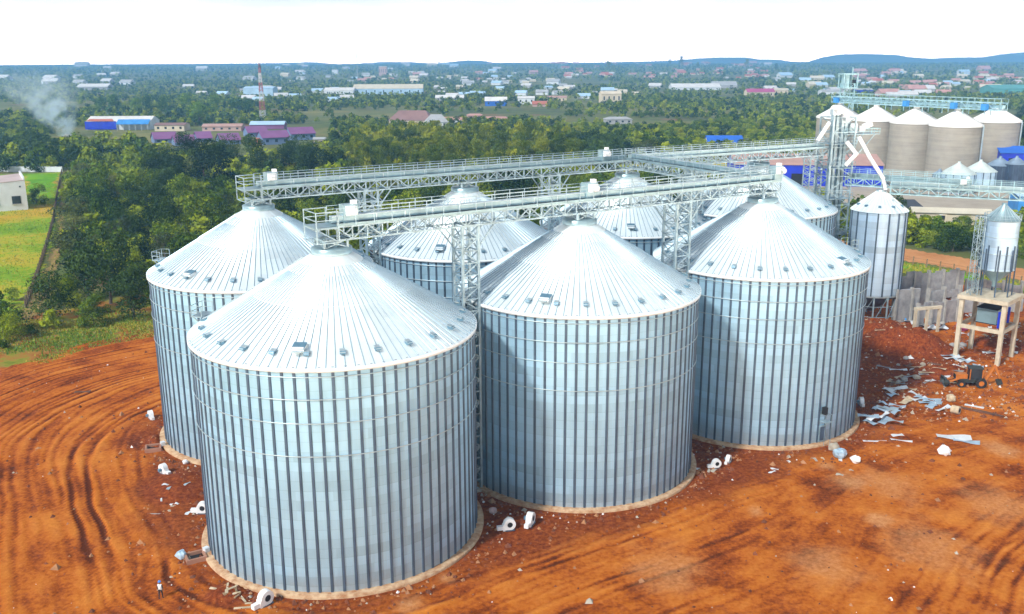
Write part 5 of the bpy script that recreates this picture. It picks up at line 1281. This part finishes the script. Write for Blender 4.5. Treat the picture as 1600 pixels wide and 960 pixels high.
def forest():
    cells = {}; cand = []; rg = random.Random(21); NP = 3400
    BAD, YD = forbid_grid()
    def look(A, x, y): return A[min(max(int((y-GY0)/GS+.5), 0), A.shape[0]-1), min(max(int((x-GX0)/GS+.5), 0), A.shape[1]-1)]
    tries = 0
    while len(cand) < NP and tries < 60000:
        tries += 1
        Y = 150+(560-150)*math.sqrt(rg.random()*.92+.0); X = rg.uniform(-.60, .60)*Y
        k = None; s = 0
        f = float(fbm(X*.02, Y*.02, 91)); px, py, sc_ = PJ(X, Y, 0)
        gum = in_poly(np.array([X]), np.array([Y]), GUMS)[0]; dk = any(in_poly(np.array([X]), np.array([Y]), p)[0] for p in DARKS)
        if gum: kind, s = 'gum', rg.uniform(.7, 1.15)
        elif dk: kind, s = 'dark', rg.uniform(.8, 1.3)
        else:
            if f < .46 and rg.random() < .85: continue
            kind = 'dark' if rg.random() < .20 else ('acacia' if rg.random() < .16 else 'bushy'); s = (.6+1.25*rg.random()**1.6)*(.8 if Y < 190 else 1)*(.62 if X > 75 else 1)
        r = {'gum': 4.0, 'bushy': 4.1, 'dark': 4.6, 'acacia': 4.4}[kind]*s*.74
        if look(YD, X, Y) or any(look(BAD, X+a*r, Y+c*r) for a, c in ((0, 0), (-.9, 0), (-.5, 1), (.6, 0))): continue
        ci, cj = int(X//8), int(Y//8); bad = False
        for a in (-1, 0, 1):
            for c in (-1, 0, 1):
                for (qx, qy, qr) in cells.get((ci+a, cj+c), ()):
                    if (qx-X)**2+(qy-Y)**2 < (r+qr)**2*.8: bad = True
        if bad: continue
        cells.setdefault((ci, cj), []).append((X, Y, r)); cand.append((X, Y, kind, s))
    H_ = {'gum': 12.5, 'bushy': 6.4, 'dark': 9.0, 'acacia': 7.0}
    vis = [c for c in cand if not silo_hides(c[0], c[1], H_[c[2]]*c[3])]
    vis.sort(key=lambda c: -H_[c[2]]*c[3]/c[1]); ind, rest = vis[:285], vis[285:]
    LAB = {'bushy': [('bushy_tree', 'rounded mid green bushy tree in the thicket left of the silos'), ('bushy_tree', 'rounded mid green bushy tree in the scrub behind the silos')],
           'acacia': [('acacia_tree', 'flat topped pale olive tree among the green thicket trees on the left'), ('acacia_tree', 'flat topped pale olive tree in the scrub beyond the silos')],
           'dark': [('dark_tree', 'tall dense dark green tree standing above the thicket on the left'), ('dark_tree', 'tall dense dark green tree beyond the back row of silos')],
           'gum': [('gum_tree', 'tall yellow green gum tree in the grove behind the back bridge')]*2}
    for X, Y, kind, s in ind:
        nm, lab = LAB[kind][0 if PJ(X, Y, 0)[0] < 520 else 1]
        plant_tree(nm, kind, X, Y, s, lab, lab.replace('tree ', 'trees ', 1))
    return rest
rest = forest()
# hedges / shrubs on the right and along the edge of the yard
for k in range(44):
    px, py = random.uniform(1400, 1610), random.uniform(352, 388)
    py = min(py, 352+ (px-1400)*.16+26+random.uniform(-22, 0)); x, y = G(px, py)
    plant_tree('hedge_shrub', 'bushy' if k % 3 == 0 else 'shrub', x, y, random.uniform(.42, .62) if k % 3 == 0 else random.uniform(.9, 1.5), 'dark green shrub in the belt between the orange road and the cream sheds', 'shrubs along the orange road')
for k, (px, py, s) in enumerate([(30, 500, 1.3), (12, 520, 1.2), (50, 522, 1.0), (5, 545, 1.1), (62, 300, 1.6), (70, 320, 1.5), (160, 490, 1.2), (225, 478, 1.0), (238, 462, 1.1), (20, 470, 1.5), (0, 480, 1.6), (85, 505, 1.0), (15, 300, 1.0)]):
    x, y = G(px, py); plant_tree('edge_shrub', 'shrub', x, y, s*.9, 'low green shrub at the edge of the meadow and the red earth', 'shrubs at the meadow edge')
x, y = G(57, 318); plant_tree('yard_tree', 'dark', x, y, .55, 'small round dark tree on the lawn beside the white building', None)
x, y = G(45, 268); plant_tree('wall_tree', 'dark', x, y+4, .75, 'spreading dark tree just behind the white boundary wall', None)
for px, py, s in ((1590, 232, 1.5), (1612, 225, 1.4), (1584, 205, 1.3), (1600, 190, 1.4)):
    x, y = G(px, py); plant_tree('side_tree', 'dark', x, y, s, 'large dark tree right of the concrete silos', 'dark trees right of the concrete silos')
# far landmark trees
for px, py, s in ((180, 176, 1.35), (215, 178, 1.25), (238, 176, 1.45), (262, 178, 1.3), (292, 180, 1.3), (312, 196, 1.9), (338, 178, 1.4), (370, 178, 1.4), (390, 180, 1.2), (160, 174, 1.1)):
    x, y = G(px, py); plant_tree('field_tree', 'field', x, y, s*1.3, 'broad mid green tree in the row behind the blue and purple sheds', 'trees behind the blue and purple sheds')
# --- woods further out: one mass
def woods():
    rg = np.random.default_rng(5); V, T, MI = [], [], []
    lod = {}
    for key, (n, nb, leaf) in {'mid': (420, 10, 1.05), 'far': (70, 7, 2.1), 'vfar': (26, 5, 3.0)}.items():
        lod[key] = [crown(rg, n, 4.4, 7.2, nb, leaf, .08) for _ in range(6)]
    def put(x, y, s, key, mi, sh=1.0):
        v, t = lod[key][rg.integers(6)]; a = rg.uniform(0, 6.28); c, s_ = math.cos(a), math.sin(a)
        w = np.empty_like(v); w[..., 0] = (v[..., 0]*c-v[..., 1]*s_)*s+x; w[..., 1] = (v[..., 0]*s_+v[..., 1]*c)*s+y; w[..., 2] = v[..., 2]*s*sh+float(hz(x, y))
        V.append(w); T.append(np.clip(t*.6+.55*rg.random()-.08, 0, 1)); MI.append(np.full(len(v), mi))
    for X, Y, kind, s in rest: put(X, Y, s*(1.1 if kind != 'gum' else 1.1), 'mid', {'bushy': 0, 'gum': 1, 'dark': 2, 'acacia': 0}[kind], 1.7 if kind == 'gum' else 1)
    # 500 m .. 6 km in view
    O = np.array([(a, b, r) for a, b, r in OCC]); n_far = 0
    for (y0, y1, N, key, smin, smax) in ((470, 760, 4200, 'mid', .45, .95), (700, 1300, 6800, 'far', .5, 1.05), (1250, 2400, 9000, 'vfar', .6, 1.1), (2300, 6500, 15000, 'vfar', .8, 1.7)):
        Y = np.sqrt(rg.uniform(y0**2, y1**2, N)); X = Y*rg.uniform(-.6, .6, N)
        f = .09*(X/Y < -.22)+fbm(X*.006, Y*.006, 55)+.35*(fbm(X*.03, Y*.03, 56)-.5); keep = f > (.43 if y0 < 2000 else .38)
        for p in CLEAR: keep &= ~in_poly(X, Y, p)
        X, Y = X[keep], Y[keep]
        D = np.full(len(X), False)
        for a, b, r in O: D |= (X-a)**2+(Y-b)**2 < (r+1.5)**2
        X, Y = X[~D], Y[~D]
        for a, b in zip(X, Y):
            if silo_hides(a, b, 7): continue
            put(a, b, rg.uniform(smin, smax), key, rg.choice(3, p=[.62, .08, .30]))
    V_ = np.concatenate(V).reshape(-1, 3); n = len(V_)//4
    me = fast_mesh('woods', V_, np.arange(n*4).reshape(n, 4), [LF_BUSH, LF_GUM, LF_DARK], np.concatenate(MI))
    at = me.attributes.new('tint', 'FLOAT', 'FACE'); at.data.foreach_set('value', np.concatenate(T).astype(np.float32))
    tag(link('woods', me), 'mass of scrub woodland reaching from the thicket to the horizon', kind='stuff'); print('woods quads', n)
woods()
for px, py, s in ((951, 114, 2.2), (958, 114, 2.0), (1046, 110, 1.8), (1064, 111, 2.2), (1090, 112, 1.6), (1166, 112, 2.2), (1212, 113, 2.0), (846, 114, 1.5), (1240, 113, 1.7), (1130, 128, 2.0)):
    x, y = G(px, py); sc_ = PJ(x, y, float(hz(x, y)))[2]
    plant_tree('horizon_tree', 'gum', x, y, 14*s/2/12.5/sc_, 'lone tall tree breaking the far horizon', 'lone trees on the far horizon', float(hz(x, y)))
# --- grass along the yard edge and over the meadow
def grass():
    rg = np.random.default_rng(9); P = []
    A = pg((-40, 596), (0, 584), (70, 571), (140, 545), (240, 528), (250, 465), (180, 480), (100, 505), (60, 500), (-40, 505)); B = pg((-60, 545), (-60, 290), (95, 285), (92, 400), (60, 490), (0, 520))
    C_ = pg((1400, 408), (1620, 446), (1620, 462), (1500, 440), (1400, 426))
    def fill(poly, n, s, thr):
        q = np.array(poly); x = rg.uniform(q[:, 0].min(), q[:, 0].max(), n); y = rg.uniform(q[:, 1].min(), q[:, 1].max(), n); k = in_poly(x, y, poly) & (fbm(x*.16, y*.16, 66)+.25*rg.random(n) > thr); x, y = x[k], y[k]; P.append(np.stack([x, y, rg.uniform(.6, 1.3, len(x))*s], -1))
    fill(A, 46000, .22, .58); fill(B, 60000, .22, .45); fill(C_, 9000, .33, .5)
    P_ = np.concatenate(P); n = len(P_); a = rg.uniform(0, 6.28, n); s = P_[:, 2]; d = np.stack([np.cos(a), np.sin(a), 0*a], -1); lean = rg.normal(size=(n, 3))*.25; up = np.array([0, 0, 1.])+lean; c = np.stack([P_[:, 0], P_[:, 1], 0*a-.02], -1)
    v = np.stack([c-d*s[:, None]*.45, c+d*s[:, None]*.45, c+d*s[:, None]*.25+up*s[:, None], c-d*s[:, None]*.25+up*s[:, None]], 1)
    m, nt, b = newmat('grass_blades'); f = math_(nt, 'ADD', math_(nt, 'MULTIPLY', noise(nt, geopos(nt), .05, 4, .6), .75), math_(nt, 'MULTIPLY', attr(nt, 'tint').outputs['Fac'], .25))
    L(nt, ramp(nt, f, [(.36, (.09, .20, .012)), (.48, (.20, .31, .018)), (.58, (.44, .37, .04))]), b.inputs['Base Color']); b.inputs['Roughness'].default_value = .9
    tag(link('grass', crown_mesh('grass', v, rg.random(n), m)), 'rough green and yellow grass along the yard edge and meadow', kind='stuff')
grass()

# ================================================================== SMOKE AND HAZE
def smoke():
    x, y = G(105, 214)
    b = MB(); prof = []
    for k in range(13):
        t = k/12; prof.append((6+34*t**.8, .2+46*t))
    b.lathe([(0, .2)]+prof+[(0, 46.5)], M_DARK, 28)
    for i, (a, c, z) in enumerate(b.v): t = z/46; b.v[i] = (a*1.0-26*t, c*.6+8*t, z)
    m = bpy.data.materials.new('smoke'); m.use_nodes = True; nt = m.node_tree; nt.nodes.clear()
    out = nt.nodes.new('ShaderNodeOutputMaterial'); pv = nt.nodes.new('ShaderNodeVolumePrincipled'); L(nt, pv.outputs[0], out.inputs['Volume'])
    pv.inputs['Color'].default_value = (.72, .89, 1, 1); pv.inputs['Anisotropy'].default_value = -.35; co = coords(nt); sx = nt.nodes.new('ShaderNodeSeparateXYZ'); L(nt, co, sx.inputs[0])
    nz = noise(nt, co, .10, 4, .6); k = math_(nt, 'MULTIPLY', math_(nt, 'SUBTRACT', nz, .40, True), 1.0, True)
    fall = math_(nt, 'POWER', math_(nt, 'SUBTRACT', 1.0, math_(nt, 'DIVIDE', sx.outputs[2], 47.0), True), 2.4)
    t_ = math_(nt, 'DIVIDE', sx.outputs[2], 46.0); dx = math_(nt, 'ADD', sx.outputs[0], math_(nt, 'MULTIPLY', t_, 26.0)); dy = math_(nt, 'DIVIDE', math_(nt, 'SUBTRACT', sx.outputs[1], math_(nt, 'MULTIPLY', t_, 8.0)), .6)
    r2 = math_(nt, 'DIVIDE', math_(nt, 'SQRT', math_(nt, 'ADD', math_(nt, 'MULTIPLY', dx, dx), math_(nt, 'MULTIPLY', dy, dy))), math_(nt, 'ADD', 6.0, math_(nt, 'MULTIPLY', t_, 33.0)))
    edge = math_(nt, 'POWER', math_(nt, 'SUBTRACT', 1.0, r2, True), .8)
    L(nt, math_(nt, 'MULTIPLY', math_(nt, 'MULTIPLY', math_(nt, 'MULTIPLY', k, fall), edge), 3.0), pv.inputs['Density'])
    b.mats[:] = [m]; o = b.build('smoke_plume', None, (x, y, 0)); m.cycles.homogeneous_volume = False if hasattr(m.cycles, 'homogeneous_volume') else False
    tag(o, 'pale blue smoke rising from a fire beside the blue shed', 'smoke', kind='stuff')
    lump('burning_heap', 'low ash heap at the foot of the smoke', 'ash heap', 105, 214, 2.5, M_CONC, sq=.4)
smoke()
HAZE = 2.0e-4
def haze():
    b = MB(); b.box((0, 5100, 74), (22000, 11000, 152), M_DARK)
    m = bpy.data.materials.new('haze'); m.use_nodes = True; nt = m.node_tree; nt.nodes.clear()
    out = nt.nodes.new('ShaderNodeOutputMaterial'); pv = nt.nodes.new('ShaderNodeVolumePrincipled'); L(nt, pv.outputs[0], out.inputs['Volume'])
    pv.inputs['Color'].default_value = (.22, .54, 1.0, 1); pv.inputs['Density'].default_value = HAZE
    b.mats[:] = [m]; tag(b.build('haze'), 'blue haze over the far plain', kind='stuff')
haze()

# ================================================================== LIGHT, SKY, CAMERA
SUN_EL, SUN_AZ = R_(40), R_(222)                        # azimuth the light comes from, clockwise from +Y
def sky():
    w = bpy.data.worlds.new('World'); sc.world = w; w.use_nodes = True; nt = w.node_tree; bg = nt.nodes['Background']
    sk = nt.nodes.new('ShaderNodeTexSky'); sk.sky_type = 'NISHITA'; sk.sun_disc = False; sk.sun_elevation = SUN_EL; sk.sun_rotation = SUN_AZ; sk.air_density = 1.0; sk.dust_density = 1.5
    co = nt.nodes.new('ShaderNodeTexCoord').outputs['Generated']; sx = nt.nodes.new('ShaderNodeSeparateXYZ'); L(nt, co, sx.inputs[0])
    mp = nt.nodes.new('ShaderNodeMapping'); mp.inputs['Scale'].default_value = (1.5, 1.5, 9); L(nt, co, mp.inputs[0])
    nz = noise(nt, mp.outputs[0], 2.2, 7, .6)
    elev = ramp(nt, sx.outputs[2], [(.0, (1, 1, 1)), (.10, (.92, .92, .92)), (.30, (.55, .55, .55)), (1, (.35, .35, .35))])
    fac = math_(nt, 'ADD', math_(nt, 'MULTIPLY', elev, 1.0), math_(nt, 'MULTIPLY', math_(nt, 'SUBTRACT', nz, .5), .55), True)
    cl = ramp(nt, noise(nt, mp.outputs[0], 3.1, 6, .6), [(.36, (8.8, 9.3, 9.9)), (.62, (10.8, 10.7, 10.3))])
    lo = ramp(nt, sx.outputs[2], [(.0, (17, 13.0, 9.5)), (.012, (12, 9.4, 7.4)), (.025, (6.5, 5.6, 5.0)), (.042, (2.3, 2.2, 2.1)), (.068, (1.28, 1.28, 1.28)), (.16, (1.1, 1.1, 1.1)), (.4, (.9, .9, .9))]); mu = nt.nodes.new('ShaderNodeMix'); mu.data_type = 'RGBA'; mu.blend_type = 'MULTIPLY'; mu.inputs[0].default_value = 1; L(nt, cl, mu.inputs[6]); L(nt, lo, mu.inputs[7]); cl = mu.outputs[2]
    L(nt, mix(nt, fac, sk.outputs[0], cl), bg.inputs['Color']); bg.inputs['Strength'].default_value = .075
sky()
sd = bpy.data.lights.new('sun', 'SUN'); sd.energy = 3.9; sd.angle = R_(5); sd.color = (1, .955, .88)
so = bpy.data.objects.new('sun', sd); COL.objects.link(so)
dv = Vector((math.sin(SUN_AZ)*math.cos(SUN_EL), math.cos(SUN_AZ)*math.cos(SUN_EL), math.sin(SUN_EL)))
so.rotation_euler = dv.to_track_quat('Z', 'Y').to_euler(); so.location = (0, 0, 200)
cd = bpy.data.cameras.new('camera'); cd.sensor_width = 36; cd.lens = 36*F/1600; cd.clip_start = .5; cd.clip_end = 30000
co_ = bpy.data.objects.new('camera', cd); COL.objects.link(co_); co_.location = (0, 0, EYE)
co_.matrix_world = Matrix.Translation((0, 0, EYE)) @ Matrix.Rotation(math.pi/2-PIT, 4, 'X') @ Matrix.Rotation(-ROL, 4, 'Z')
sc.camera = co_
vs_ = sc.view_settings; vs_.view_transform = 'Standard'; vs_.look = 'None'; vs_.exposure = 0.14; vs_.gamma = 1; vs_.use_curve_mapping = False
sc.render.engine = 'CYCLES'; cy = sc.cycles; cy.use_denoising = True; cy.max_bounces = 5; cy.diffuse_bounces = 2; cy.glossy_bounces = 2; cy.volume_bounces = 2; cy.transparent_max_bounces = 4
cy.use_adaptive_sampling = True; cy.adaptive_threshold = .02; cy.volume_step_rate = 2.0
print('objects', len(sc.objects))
